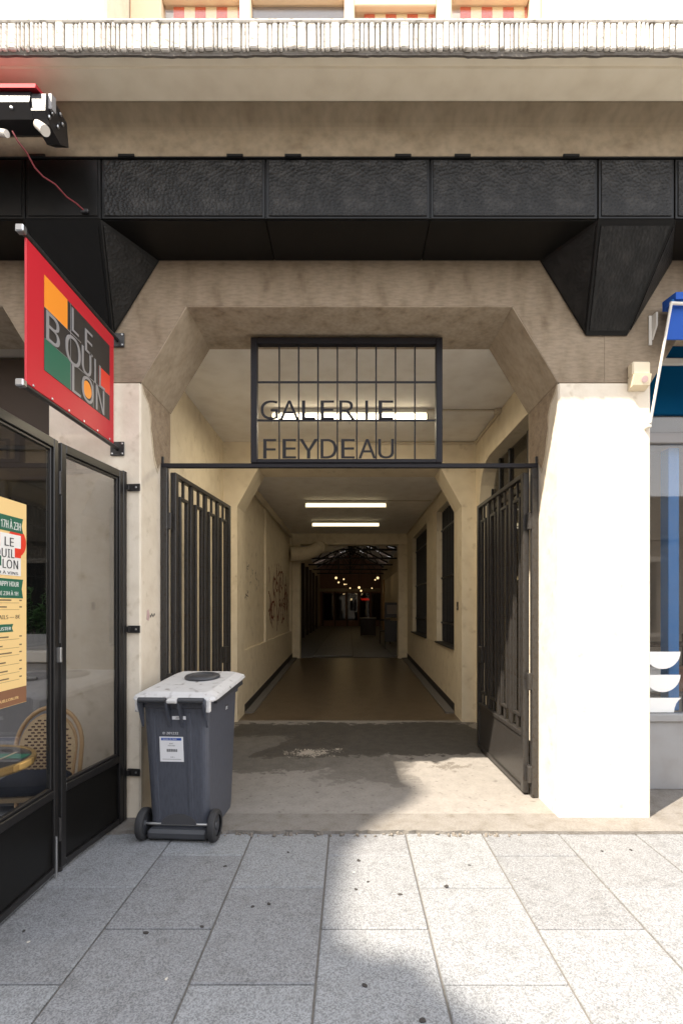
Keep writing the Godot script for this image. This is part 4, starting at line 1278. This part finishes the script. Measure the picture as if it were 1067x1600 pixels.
func poster() -> void:
	# on the passage side of the second screen's glass; sheet faces +x, local x runs away from the street
	var w := 0.62
	var h := 1.07
	var p := thing("menu_poster", "yellow menu poster with green ribbons stuck on the terrace glass", "poster", P(-1.756, 1.085, 2.785 - w / 2), PI / 2)
	var at := func(u: float, v: float, t: float) -> Vector3: return Vector3(u - w / 2, v, t)
	node(p, "sheet", box_mesh(Vector3(w, h, 0.002), 0.0), M.paper, Vector3(0, h / 2, 0))
	node(p, "footer", box_mesh(Vector3(w - 0.004, 0.085, 0.001), 0.0), M.paper_brown, Vector3(0, 0.0445, 0.0018))
	var rib := func(u0: float, u1: float, v0: float, v1: float) -> MeshInstance3D:
		var st := new_st()
		add_extrude(st, PackedVector2Array([Vector2(u0, v0), Vector2(u1, v0), Vector2(u1 - 0.012, (v0 + v1) / 2), Vector2(u1, v1), Vector2(u0, v1)]), 0.0014, 0.0024, func(a, b, c): return Vector3(a - w / 2, b, c))
		return node(p, "ribbon", st.commit(), M.sign_green)
	rib.call(0.1, w - 0.03, 0.905, 0.985)
	text(p, "ribbon_text", "17H À 23H", 0.155, 0.052, 0.001, M.paper_white, Transform3D(Basis(), at.call(w - 0.128, 0.945, 0.003)))
	rib.call(0.14, w - 0.03, 0.56, 0.66)
	text(p, "ribbon_text", "HAPPY HOUR", 0.165, 0.026, 0.001, M.paper_white, Transform3D(Basis(), at.call(w - 0.15, 0.633, 0.003)))
	text(p, "ribbon_text", "DE 23H À 1H", 0.155, 0.026, 0.001, M.paper_white, Transform3D(Basis(), at.call(w - 0.15, 0.587, 0.003)))
	rib.call(0.14, w - 0.11, 0.385, 0.425)
	text(p, "ribbon_text", "DÉGUSTER", 0.15, 0.022, 0.001, M.paper_white, Transform3D(Basis(), at.call(w - 0.205, 0.405, 0.003)))
	# orange fruit print in the top corner
	lathe(p, "fruit_print", [Vector2(0, 0.0006), Vector2(0.075, 0.0006), Vector2(0.075, 0.0)], M.sign_scarlet, Transform3D(Basis(Vector3.RIGHT, PI / 2), at.call(w - 0.078, 0.855, 0.0012)), 20)
	# checkered logo
	var lx := w - 0.30
	node(p, "logo_ground", box_mesh(Vector3(0.25, 0.215, 0.001), 0.0), M.paper_white, at.call(lx + 0.125, 0.785, 0.0024))
	for q in [[0.0, 0.145, 0.085, 0.07, M.sign_orange], [0.20, 0.095, 0.05, 0.05, M.sign_scarlet], [0.0, 0.045, 0.095, 0.05, M.sign_green]]:
		node(p, "logo_block", box_mesh(Vector3(q[2], q[3], 0.001), 0.0), q[4], at.call(lx + q[0] + q[2] / 2, 0.678 + q[1] + q[3] / 2, 0.0036))
	for q in [["LE", 0.155, 0.85, 0.07], ["BOUIL", 0.1, 0.79, 0.19], ["LON", 0.165, 0.735, 0.12]]:
		text(p, "logo_text", q[0], q[3], 0.045, 0.001, M.ink, Transform3D(Basis(), at.call(lx + q[1], q[2], 0.0046)))
	text(p, "logo_text", "BAR À VINS", 0.2, 0.018, 0.001, M.ink, Transform3D(Basis(), at.call(lx + 0.125, 0.692, 0.0046)))
	for v in [0.535, 0.50, 0.345, 0.30, 0.262, 0.215, 0.17, 0.13]:
		node(p, "print_rule", box_mesh(Vector3(0.5, 0.0016, 0.0006), 0.0), M.paper_ink, at.call(w / 2, v, 0.0014))
		node(p, "print_line", box_mesh(Vector3(0.09 + 0.1 * fmod(v * 7.0, 1.0), 0.007, 0.0006), 0.0), M.paper_ink, at.call(0.36 + 0.06 * fmod(v * 11.0, 1.0), v + 0.014, 0.0014))
		node(p, "print_line", box_mesh(Vector3(0.02, 0.007, 0.0006), 0.0), M.paper_ink, at.call(w - 0.05, v + 0.014, 0.0014))
	text(p, "print_title", "COCKTAILS — 8€", 0.27, 0.02, 0.001, M.paper_ink, Transform3D(Basis(), at.call(w - 0.19, 0.462, 0.002)))
	text(p, "footer_text", "WWW.LEBOUILLON.FR", 0.3, 0.014, 0.001, M.paper, Transform3D(Basis(), at.call(w - 0.22, 0.035, 0.003)))

func chair(at: Vector3, turn: float, label: String, cushion: bool) -> void:
	# faces the street (+z); origin on the ground under the seat centre
	var c := thing("bistro_chair", label, "chair", at, turn)
	var hoop := []
	for k in 17:
		var a := PI * k / 16
		hoop.append(Vector3(-0.215 * cos(a), 0.66 + 0.26 * sin(a), -0.22 - 0.05 * sin(a)))
	var outer := [Vector3(-0.20, 0.0, -0.22), Vector3(-0.205, 0.44, -0.20)] + hoop + [Vector3(0.205, 0.44, -0.20), Vector3(0.20, 0.0, -0.22)]
	tube(c, "back_hoop", outer, 0.015, M.cane, 8)
	var inner := [Vector3(-0.165, 0.45, -0.19)]
	for k in 13:
		var a := PI * k / 12
		inner.append(Vector3(-0.18 * cos(a), 0.66 + 0.215 * sin(a), -0.215 - 0.04 * sin(a)))
	inner.append(Vector3(0.165, 0.45, -0.19))
	tube(c, "inner_hoop", inner, 0.011, M.cane, 7)
	# woven back: light sheet with dark dashes standing proud
	var st := new_st()
	var poly := PackedVector2Array()
	for p in inner:
		poly.append(Vector2(p.x, p.y))
	add_extrude(st, poly, -0.004, 0.004, func(u, v, w): return Vector3(u, v, -0.20 - 0.09 * clampf((v - 0.6), 0.0, 0.3) + w))
	node(c, "woven_back", st.commit(), M.weave_light)
	var dash := new_st()
	var y := 0.49
	var row := 0
	while y < 0.87:
		var half := 0.165 if y < 0.66 else 0.17 * sqrt(maxf(0.0, 1.0 - pow((y - 0.66) / 0.21, 2)))
		var x := -0.16 + (0.02 if row % 2 else 0.0)
		while x < 0.16:
			if absf(x) < half - 0.015:
				add_box(dash, Vector3(0.026, 0.012, 0.013), 0.003, Transform3D(Basis(), Vector3(x, y, -0.20 - 0.09 * clampf(y - 0.6, 0.0, 0.3))))
			x += 0.04
		y += 0.0205
		row += 1
	node(c, "weave_dash", dash.commit(), M.weave_dark).set_meta("kind", "stuff")
	var seat_ring := ring(0, 0.0, 0.42, 0.42, 0.09, 0.435, 5)
	var top_ring := ring(0, 0.0, 0.42, 0.42, 0.09, 0.462, 5)
	var ss := new_st()
	loft(ss, [seat_ring, top_ring], true, true)
	node(c, "seat", ss.commit(), M.weave_light)
	var sd := new_st()
	for i in 16:
		for j in 16:
			if (i + j) % 2 == 0 and Vector2(i - 7.5, j - 7.5).length() < 8.6:
				add_box(sd, Vector3(0.018, 0.005, 0.010), 0.002, Transform3D(Basis(), Vector3(-0.18 + i * 0.024, 0.463, -0.18 + j * 0.024)))
	node(c, "seat_weave", sd.commit(), M.weave_dark).set_meta("kind", "stuff")
	for s in [-1.0, 1.0]:
		tube(c, "leg", [Vector3(s * 0.17, 0.435, 0.17), Vector3(s * 0.185, 0.2, 0.185), Vector3(s * 0.19, 0.0, 0.19)], 0.014, M.cane, 8)
		tube(c, "stretcher", [Vector3(s * 0.187, 0.2, 0.18), Vector3(s * 0.2, 0.22, -0.21)], 0.009, M.cane, 6)
	if cushion:
		var cu := thing("seat_cushion", "dark navy cushion lying on the woven chair seat", "cushion", at + Vector3(0, 0.4655, 0.02), turn)
		var cs := new_st()
		loft(cs, [ring(0, 0.0, 0.34, 0.34, 0.07, 0.0, 5), ring(0, 0.0, 0.385, 0.385, 0.08, 0.02, 5), ring(0, 0.0, 0.385, 0.385, 0.08, 0.04, 5), ring(0, 0.0, 0.34, 0.34, 0.07, 0.06, 5)], true, true)
		node(cu, "cushion_cover", cs.commit(), M.navy)
		tube(cu, "piping", ring(0, 0.0, 0.388, 0.388, 0.08, 0.03, 5) + [Vector3(0.194, 0.03, 0.114)], 0.005, M.navy, 5)

func table() -> void:
	var t := thing("bistro_table", "round brass rimmed terrace table with green painted top", "table", P(-2.10, -0.02, 2.80))
	lathe(t, "table_rim", [Vector2(0.312, 0.735), Vector2(0.33, 0.735), Vector2(0.335, 0.745), Vector2(0.335, 0.772), Vector2(0.328, 0.778), Vector2(0.312, 0.778), Vector2(0.312, 0.735)], M.brass, Transform3D(), 48)
	lathe(t, "table_top", [Vector2(0.0, 0.74), Vector2(0.311, 0.74), Vector2(0.311, 0.77), Vector2(0.0, 0.77)], M.table_dark, Transform3D(), 48)
	node(t, "top_print", box_mesh(Vector3(0.44, 0.001, 0.09), 0.0), M.table_green, Vector3(0.05, 0.7712, -0.11))
	node(t, "top_print", box_mesh(Vector3(0.2, 0.001, 0.11), 0.0), M.sign_orange, Vector3(-0.12, 0.7712, 0.13))
	for x in [-0.12, 0.03, 0.16]:
		node(t, "print_rule", box_mesh(Vector3(0.012, 0.001, 0.42), 0.0), M.weave_light, Vector3(x, 0.7722, 0.02))
	tube(t, "column", [Vector3(0, 0.03, 0), Vector3(0, 0.74, 0)], 0.025, M.iron, 12)
	lathe(t, "foot", [Vector2(0.0, 0.035), Vector2(0.05, 0.035), Vector2(0.2, 0.012), Vector2(0.205, 0.0), Vector2(0.0, 0.0)], M.iron, Transform3D(), 32)

func projecting_sign() -> void:
	# plane x = -1.75, near edge at d 2.77, far edge at 3.80; local x runs away from the street
	var w := 1.03
	var h := 0.79
	var s := thing("projecting_sign", "red square projecting sign with patchwork LE BOUILLON lettering", "sign", P(-1.752, 2.81, 2.77 + w / 2), PI / 2)
	node(s, "banner", box_mesh(Vector3(w, h, 0.012), 0.003), M.red_sign, Vector3(0, h / 2, 0))
	# art field in (u, v) fractions measured on the photograph
	var u0 := 0.16
	var v0 := 0.145
	var aw := 0.80
	var ah := 0.545
	var o := Vector3(-w / 2 + u0, v0, 0.0065)
	node(s, "art_field", box_mesh(Vector3(aw, ah, 0.002), 0.0), M.sign_dark, o + Vector3(aw / 2, ah / 2, 0))
	var blocks := [[0.0, 0.665, 0.30, 0.335, M.sign_orange], [0.0, 0.0, 0.34, 0.335, M.sign_green], [0.80, 0.335, 0.20, 0.26, M.sign_scarlet]]
	for b in blocks:
		node(s, "colour_block", box_mesh(Vector3(b[2] * aw, b[3] * ah, 0.0015), 0.0), b[4], o + Vector3((b[0] + b[2] / 2) * aw, (b[1] + b[3] / 2) * ah, 0.0018))
	lathe(s, "orange_disc", [Vector2(0, 0.001), Vector2(0.056, 0.001), Vector2(0.056, 0.0)], M.sign_orange, Transform3D(Basis(Vector3.RIGHT, PI / 2), o + Vector3(0.60 * aw, 0.165 * ah, 0.0018)), 28)
	for c in [["L", 0.36, 0.70, 0.10, 0.27], ["E", 0.56, 0.62, 0.12, 0.27], ["B", 0.02, 0.34, 0.17, 0.31], ["O", 0.27, 0.31, 0.22, 0.33], ["U", 0.51, 0.33, 0.15, 0.32], ["I", 0.715, 0.33, 0.024, 0.30], ["L", 0.80, 0.335, 0.10, 0.27], ["L", 0.36, 0.0, 0.13, 0.31], ["O", 0.51, 0.01, 0.19, 0.31], ["N", 0.74, 0.01, 0.15, 0.31]]:
		if c[0] == "I":
			node(s, "letter", box_mesh(Vector3(c[3] * aw, c[4] * ah, 0.003), 0.0), M.sign_grey, o + Vector3((c[1] + c[3] / 2) * aw, (c[2] + c[4] / 2) * ah, 0.0035))
			continue
		text(s, "letter", c[0], c[3] * aw, c[4] * ah, 0.003, M.sign_grey, Transform3D(Basis(), o + Vector3((c[1] + c[3] / 2) * aw, (c[2] + c[4] / 2) * ah, 0.0035)))
	for b in [[0.36, 0.335, 0.64], [0.0, 0.335, 0.34], [0.0, 0.665, 0.5]]:
		node(s, "art_rule", box_mesh(Vector3(b[2] * aw, 0.004, 0.001), 0.0), M.sign_grey, o + Vector3((b[0] + b[2] / 2) * aw, b[1] * ah, 0.002))
	for b in [[0.345, 0.0, 1.0], [0.70, 0.0, 0.34]]:
		node(s, "art_rule", box_mesh(Vector3(0.004, b[2] * ah, 0.001), 0.0), M.sign_grey, o + Vector3(b[0] * aw, b[2] * ah / 2, 0.0022))
	for y in [-0.016, h + 0.016]:
		var arm := tube(s, "arm", [Vector3(-w / 2 - 0.02, y, 0), Vector3(w / 2 + 0.065, y, 0)], 0.015, M.iron, 10)
		var pl := node(s, "wall_plate", box_mesh(Vector3(0.01, 0.105, 0.105), 0.003), M.iron, Vector3(w / 2 + 0.07, y, 0))
		for q in [[-1, -1], [1, -1], [-1, 1], [1, 1]]:
			node(pl, "bolt", box_mesh(Vector3(0.008, 0.014, 0.014), 0.003), M.steel, Vector3(-0.007, q[0] * 0.038, q[1] * 0.038))
		node(arm, "arm_tip", box_mesh(Vector3(0.04, 0.04, 0.045), 0.006), M.steel, Vector3(-w / 2 - 0.035, y, 0))
	for k in 6:
		node(s, "eyelet", box_mesh(Vector3(0.014, 0.014, 0.006), 0.002), M.steel, Vector3(-w / 2 + 0.06 + k * 0.18, 0.012, 0.008))

func red_awning() -> void:
	var a := thing("red_awning", "folded red awning with black arm housings above the terrace", "awning", P(-2.6, 4.6, 3.2))
	# cassette running left out of view
	var f := func(u, v, w): return Vector3(w + 0.08, 4.745 - (4.80 - v) * 0.66, -(3.325 - (3.38 - u) * 0.6))
	var st := new_st()
	add_extrude(st, PackedVector2Array([Vector2(2.93, 4.60), Vector2(2.96, 4.72), Vector2(3.10, 4.77), Vector2(3.32, 4.76), Vector2(3.34, 4.62), Vector2(3.2, 4.52), Vector2(3.0, 4.50)]), -5.2, -1.99, f)
	node(a, "arm_housing", st.commit(), M.black_plastic, -a.position)
	var st2 := new_st()
	add_extrude(st2, PackedVector2Array([Vector2(2.92, 4.72), Vector2(2.93, 4.765), Vector2(3.08, 4.80), Vector2(3.30, 4.80), Vector2(3.30, 4.775), Vector2(3.09, 4.773), Vector2(2.95, 4.735)]), -5.2, -1.95, f)
	node(a, "red_valance", st2.commit(), M.red_fabric, -a.position)
	var st3 := new_st()
	add_extrude(st3, PackedVector2Array([Vector2(2.95, 4.54), Vector2(2.96, 4.70), Vector2(3.06, 4.77), Vector2(3.34, 4.76), Vector2(3.38, 4.55), Vector2(3.22, 4.45), Vector2(3.02, 4.47)]), -1.985, -1.90, f)
	node(a, "end_cheek", st3.commit(), M.black_plastic, -a.position)
	var st4 := new_st()
	add_extrude(st4, PackedVector2Array([Vector2(3.0, 4.6), Vector2(3.0, 4.74), Vector2(3.08, 4.765), Vector2(3.08, 4.62)]), -1.899, -1.88, f)
	node(a, "cheek_plate", st4.commit(), M.sign_grey, -a.position)
	for q in [[3.0, 4.52], [3.05, 4.60], [3.15, 4.56], [3.24, 4.66], [3.2, 4.72]]:
		node(a, "bolt", box_mesh(Vector3(0.012, 0.02, 0.02), 0.004), M.steel, f.call(q[0], q[1], -1.892) - a.position)
	for q in [[-2.10, 4.56], [-2.05, 4.62], [-2.12, 4.65], [-2.2, 4.53]]:
		node(a, "bolt", box_mesh(Vector3(0.018, 0.018, 0.012), 0.004), M.steel, f.call(2.945, q[1], q[0]) - a.position)
	tube(a, "crank_socket", [f.call(3.02, 4.47, -1.97) - a.position, f.call(2.98, 4.38, -1.91) - a.position], 0.026, M.white_metal, 14, 0.03)
	tube(a, "crank_socket", [f.call(3.05, 4.43, -2.24) - a.position, f.call(3.0, 4.37, -2.15) - a.position], 0.02, M.white_metal, 12)
	node(a, "top_hook", box_mesh(Vector3(0.06, 0.05, 0.05), 0.012), M.black_plastic, f.call(3.05, 4.81, -2.03) - a.position)
	var c := thing("hanging_cable", "thin dark red cable sagging from the awning to the cladding", "cable", P(-2.0, 4.44, 3.1))
	var pts := []
	for q in [[20, 205, 3.1], [28, 220, 3.11], [42, 238, 3.15], [55, 262, 3.2], [68, 276, 3.24], [87, 288, 3.29], [105, 308, 3.35], [120, 318, 3.40], [133, 330, 3.445]]:
		pts.append(P(px(q[0], q[2]), py(q[1], q[2]), q[2]) - c.position)
	tube(c, "wire", pts, 0.005, M.wire_red, 6)
	node(c, "connector", box_mesh(Vector3(0.05, 0.025, 0.02), 0.004), M.black_plastic, pts[8])

# ---------------------------------------------------------------- blue shop on the right
func blue_shop() -> void:
	var s := thing("blue_shopfront", "glazed shopfront with blue frame and grey base panel beside white pillar", "shopfront", P(3.86, 0, 4.5))
	bx(s, "stall_riser", 2.282, 5.43, 0.006, 0.60, 4.47, 4.56, M.grey_panel, 0.004)
	bx(s, "sill", 2.282, 5.43, 0.601, 0.665, 4.44, 4.57, M.grey_panel, 0.006)
	bx(s, "transom", 2.282, 5.43, 3.03, 3.12, 4.46, 4.56, M.sign_grey, 0.006)
	bx(s, "pane", 2.284, 5.43, 0.666, 3.029, 4.50, 4.51, M.shop_glass, 0.0)
	bx(s, "upper_pane", 2.284, 5.43, 3.121, 3.28, 4.50, 4.51, M.shop_glass, 0.0)
	bx(s, "blue_fascia", 2.282, 5.43, 3.281, 3.70, 4.46, 4.53, M.deep_blue, 0.006)
	bx(s, "fascia_rail", 2.282, 5.43, 3.701, 3.76, 4.44, 4.54, M.white_metal, 0.006)
	bx(s, "upper_fascia", 2.282, 5.43, 3.761, 3.88, 4.47, 4.53, M.deep_blue, 0.006)
	for x in [2.86, 4.2]:
		bx(s, "blue_post", x, x + 0.10, 0.666, 3.029, 4.60, 4.72, M.blue_frame, 0.006)
	bx(s, "back_wall", 2.22, 5.45, 0.0, 3.9, 7.6, 7.7, M.dark_room, 0.0)
	bx(s, "room_floor", 2.22, 5.45, -0.2, 0.004, 4.57, 7.6, M.dark_wood, 0.0)
	bx(s, "room_ceiling", 2.22, 5.45, 3.9, 3.95, 4.53, 7.6, M.dark_room, 0.0)
	bx(s, "side_wall", 5.44, 5.46, 0.0, 3.9, 4.57, 7.6, M.dark_room, 0.0)
	# threshold slab
	bx(s, "threshold", 2.282, 5.43, -0.2, 0.005, 3.96, 4.57, M.apron, 0.004)
	# white half round decals on the pane
	for k in 2:
		var st := new_st()
		var poly := PackedVector2Array()
		for i in 17:
			var a := PI + PI * i / 16
			poly.append(Vector2(2.745 + 0.158 * cos(a), 1.205 - k * 0.203 + 0.152 * sin(a)))
		add_extrude(st, poly, 4.496, 4.499, xyd)
		node(s, "half_round_decal", st.commit(), M.decal_white, -s.position)
	var st2 := new_st()
	var p2 := PackedVector2Array([Vector2(2.586, 0.80), Vector2(2.60, 0.672), Vector2(2.845, 0.672), Vector2(2.85, 0.71), Vector2(2.865, 0.75), Vector2(2.885, 0.778), Vector2(2.912, 0.80)])
	add_extrude(st2, p2, 4.496, 4.499, xyd)
	node(s, "cup_decal", st2.commit(), M.decal_white, -s.position)
	# boxes of goods seen through the glass
	var sh := thing("display_shelf", "dark display shelf with boxes inside the blue shop window", "shelf", P(3.0, 0.006, 5.4))
	for y in [0.7, 1.2]:
		node(sh, "board", box_mesh(Vector3(1.3, 0.03, 0.4), 0.004), M.dark_wood, Vector3(0, y, 0))
	for x in [-0.64, 0.64]:
		node(sh, "upright", box_mesh(Vector3(0.03, 1.3, 0.4), 0.004), M.dark_wood, Vector3(x, 0.65, 0))
	var st3 := 0
	for x in [-0.4, -0.1, 0.2, 0.45]:
		var cr := thing("goods_box", ["white goods box", "blue goods box", "cream goods box", "brown goods box"][st3] + " on the shelf inside the blue shop", "box", P(3.0 + x, 0.722, 5.4), 0, "boxes on the display shelf")
		node(cr, "carton", box_mesh(Vector3(0.2, 0.22, 0.2), 0.004), [M.sticker, M.blue_frame, M.paper_white, M.paper_brown][st3], Vector3(0, 0.11, 0))
		node(cr, "carton_lid", box_mesh(Vector3(0.21, 0.03, 0.21), 0.004), [M.sticker, M.blue_frame, M.paper_white, M.paper_brown][st3], Vector3(0, 0.236, 0))
		st3 += 1
	# folded awning: roller, fabric, arm
	var a := thing("blue_awning", "bright blue folded awning with white arm over the shop window", "awning", P(3.6, 3.8, 3.75))
	tube(a, "roller", [P(2.32, 3.80, 3.70) - a.position, P(5.3, 3.80, 3.70) - a.position], 0.02, M.blue_frame, 8)
	prism(a, "valance", [[3.69, 3.79], [3.70, 3.79], [3.745, 3.55], [3.735, 3.55]], 2.31, 5.3, dyx, M.blue_fabric)
	prism(a, "roll_cover", [[3.66, 3.80], [3.66, 3.85], [3.82, 3.87], [3.82, 3.80]], 2.33, 5.3, dyx, M.blue_fabric)
	tube(a, "arm", [P(2.24, 2.97, 3.82) - a.position, P(2.297, 3.77, 3.66) - a.position], 0.010, M.white_metal, 8)
	tube(a, "arm_pivot", [P(2.29, 3.77, 3.66) - a.position, P(2.42, 3.77, 3.67) - a.position], 0.012, M.white_metal, 8)
	node(a, "arm_foot", box_mesh(Vector3(0.03, 0.1, 0.06), 0.006), M.white_metal, P(2.24, 2.99, 3.85) - a.position)
	prism(a, "wall_plate", [[3.879, 3.80], [3.82, 3.80], [3.82, 3.70], [3.879, 3.62]], 2.285, 2.297, dyx, M.white_metal)
	prism(a, "wall_flange", [[3.879, 3.58], [3.871, 3.58], [3.871, 3.80], [3.879, 3.80]], 2.262, 2.284, dyx, M.white_metal)

func small_things() -> void:
	var al := thing("alarm_box", "small cream alarm box with pink disc high on the white pillar", "alarm", P(2.168, 3.23, 3.879))
	node(al, "casing", box_mesh(Vector3(0.135, 0.10, 0.075), 0.01), M.alarm_cream, Vector3(0, 0.145, 0.0375))
	var st := new_st()
	add_extrude(st, PackedVector2Array([Vector2(0.0, 0.0), Vector2(0.07, 0.02), Vector2(0.095, 0.094), Vector2(0.0, 0.094)]), -0.064, 0.064, func(u, v, w): return Vector3(w, v, u))
	node(al, "horn_cover", st.commit(), M.alarm_cream)
	lathe(al, "pink_disc", [Vector2(0, 0.003), Vector2(0.024, 0.003), Vector2(0.024, 0.0)], M.alarm_pink, Transform3D(Basis(Vector3.RIGHT, PI / 2 + 0.32), Vector3(0.018, 0.058, 0.083)), 20)
	# intercom plate on the second portal
	var ic := thing("door_buzzer", "small dark buzzer plate on the inner portal", "buzzer", P(1.553, 1.55, 7.35))
	node(ic, "plate", box_mesh(Vector3(0.01, 0.12, 0.07), 0.003), M.dark_wood, Vector3(-0.006, 0.06, 0))
	node(ic, "button", box_mesh(Vector3(0.008, 0.02, 0.02), 0.003), M.steel, Vector3(-0.013, 0.04, 0))
	# graffiti
	var r := RandomNumberGenerator.new()
	r.seed = 21
	var g := thing("graffiti_tag", "large rusty red scrawled graffiti on the left passage wall", "graffiti", P(-1.602, 1.0, 11.5))
	scrawl(g, "paint_stroke", r, 46, 10.2, 13.2, 1.15, 2.45, -1.6035, 0.05, M.graffiti_red, true)
	var g2 := thing("graffiti_tag", "faded grey scribbled graffiti on the first left wall panel", "graffiti", P(-1.602, 1.0, 8.5))
	scrawl(g2, "paint_stroke", r, 14, 7.9, 9.2, 1.85, 2.25, -1.6035, 0.014, M.graffiti_grey, false)
	scrawl(g2, "paint_stroke", r, 6, 7.75, 8.15, 1.72, 1.82, -1.6035, 0.02, M.graffiti_grey, false)
	# sticker remains on the left jamb
	var sk := thing("torn_sticker", "torn pinkish sticker remains on the left jamb", "sticker", P(-1.5785, 1.52, 4.05))
	prism(sk, "paper_scrap", [[3.99, 1.50], [4.03, 1.49], [4.05, 1.53], [4.03, 1.58], [4.0, 1.57]], -1.5795, -1.5775, dyx, M.alarm_pink)
	for k in 4:
		node(sk, "ink_mark", box_mesh(Vector3(0.001, 0.018, 0.018), 0.0), M.ink, P(-1.578, 1.525 + 0.012 * (k % 2), 4.07 + k * 0.026) - sk.position)
	# litter and gum on the paving
	var blob := []
	for k in 3:
		var s2 := new_st()
		var poly := PackedVector2Array()
		for i in 8:
			var a := TAU * i / 8
			var q := r.randf_range(0.7, 1.1)
			poly.append(Vector2(cos(a) * 0.014 * q, sin(a) * 0.011 * q))
		add_extrude(s2, poly, 0.0, 0.0025, func(u, v, w): return Vector3(u, w, v))
		blob.append(s2.commit())
	var kinds := 0
	for q in [[553, 1363], [575, 1378], [556, 1390], [625, 1398], [697, 1385], [660, 1360], [733, 1352], [395, 1417], [420, 1413], [228, 1458], [45, 1472], [38, 1455], [316, 1448], [352, 1354], [560, 1345], [805, 1375], [940, 1330], [985, 1328], [570, 1540], [660, 1595], [260, 1530], [450, 1332]]:
		var d: float = 1.62 * 800.0 / (q[1] - 948.0)
		var o := node(self, named("gum_spot"), blob[kinds % 3], M.litter_dark if kinds % 5 else M.litter_pale, P(px(q[0], d), -0.0195, d))
		o.rotation.y = kinds
		o.scale = Vector3.ONE * (0.7 + 0.13 * (kinds % 5))
		o.set_meta("label", "small dark chewing gum spot trodden onto the granite paving" if kinds % 5 else "small pale crumb of litter lying on the granite paving")
		o.set_meta("category", "gum" if kinds % 5 else "litter")
		o.set_meta("group", "gum spots on the paving" if kinds % 5 else "crumbs on the paving")
		kinds += 1

func scrawl(parent: Node3D, called: String, r: RandomNumberGenerator, n: int, d0: float, d1: float, y0: float, y1: float, x: float, w: float, m: Material, tall: bool) -> void:
	for k in n:
		var st := new_st()
		var c := Vector2(r.randf_range(d0, d1), r.randf_range(y0, y1))
		var pts := []
		var ln := r.randf_range(0.25, 0.75) if tall else r.randf_range(0.05, 0.16)
		var a := (PI / 2 + r.randfn(0, 0.35)) if tall else r.randf_range(0, PI)
		var cv := r.randfn(0, 1.3)
		for i in 9:
			var t := i / 8.0 - 0.5
			var ang := a + cv * t
			pts.append(Vector2(clampf(c.x + cos(ang) * ln * t * 1.2, d0 - 0.2, d1 + 0.2), clampf(c.y + sin(ang) * ln * t, y0 - 0.1, y1 + 0.1)))
		for i in 8:
			var p: Vector2 = pts[i]
			var q: Vector2 = pts[i + 1]
			var nn := (q - p).orthogonal().normalized() * w * r.randf_range(0.3, 0.7)
			var off := 0.0005 + 0.0001 * k
			quad(st, Vector3(x + off, p.y + nn.y, -(p.x + nn.x)), Vector3(x + off, q.y + nn.y, -(q.x + nn.x)), Vector3(x + off, q.y - nn.y, -(q.x - nn.x)), Vector3(x + off, p.y - nn.y, -(p.x - nn.x)), Vector3.RIGHT)
		node(parent, called, st.commit(), m, -parent.position)
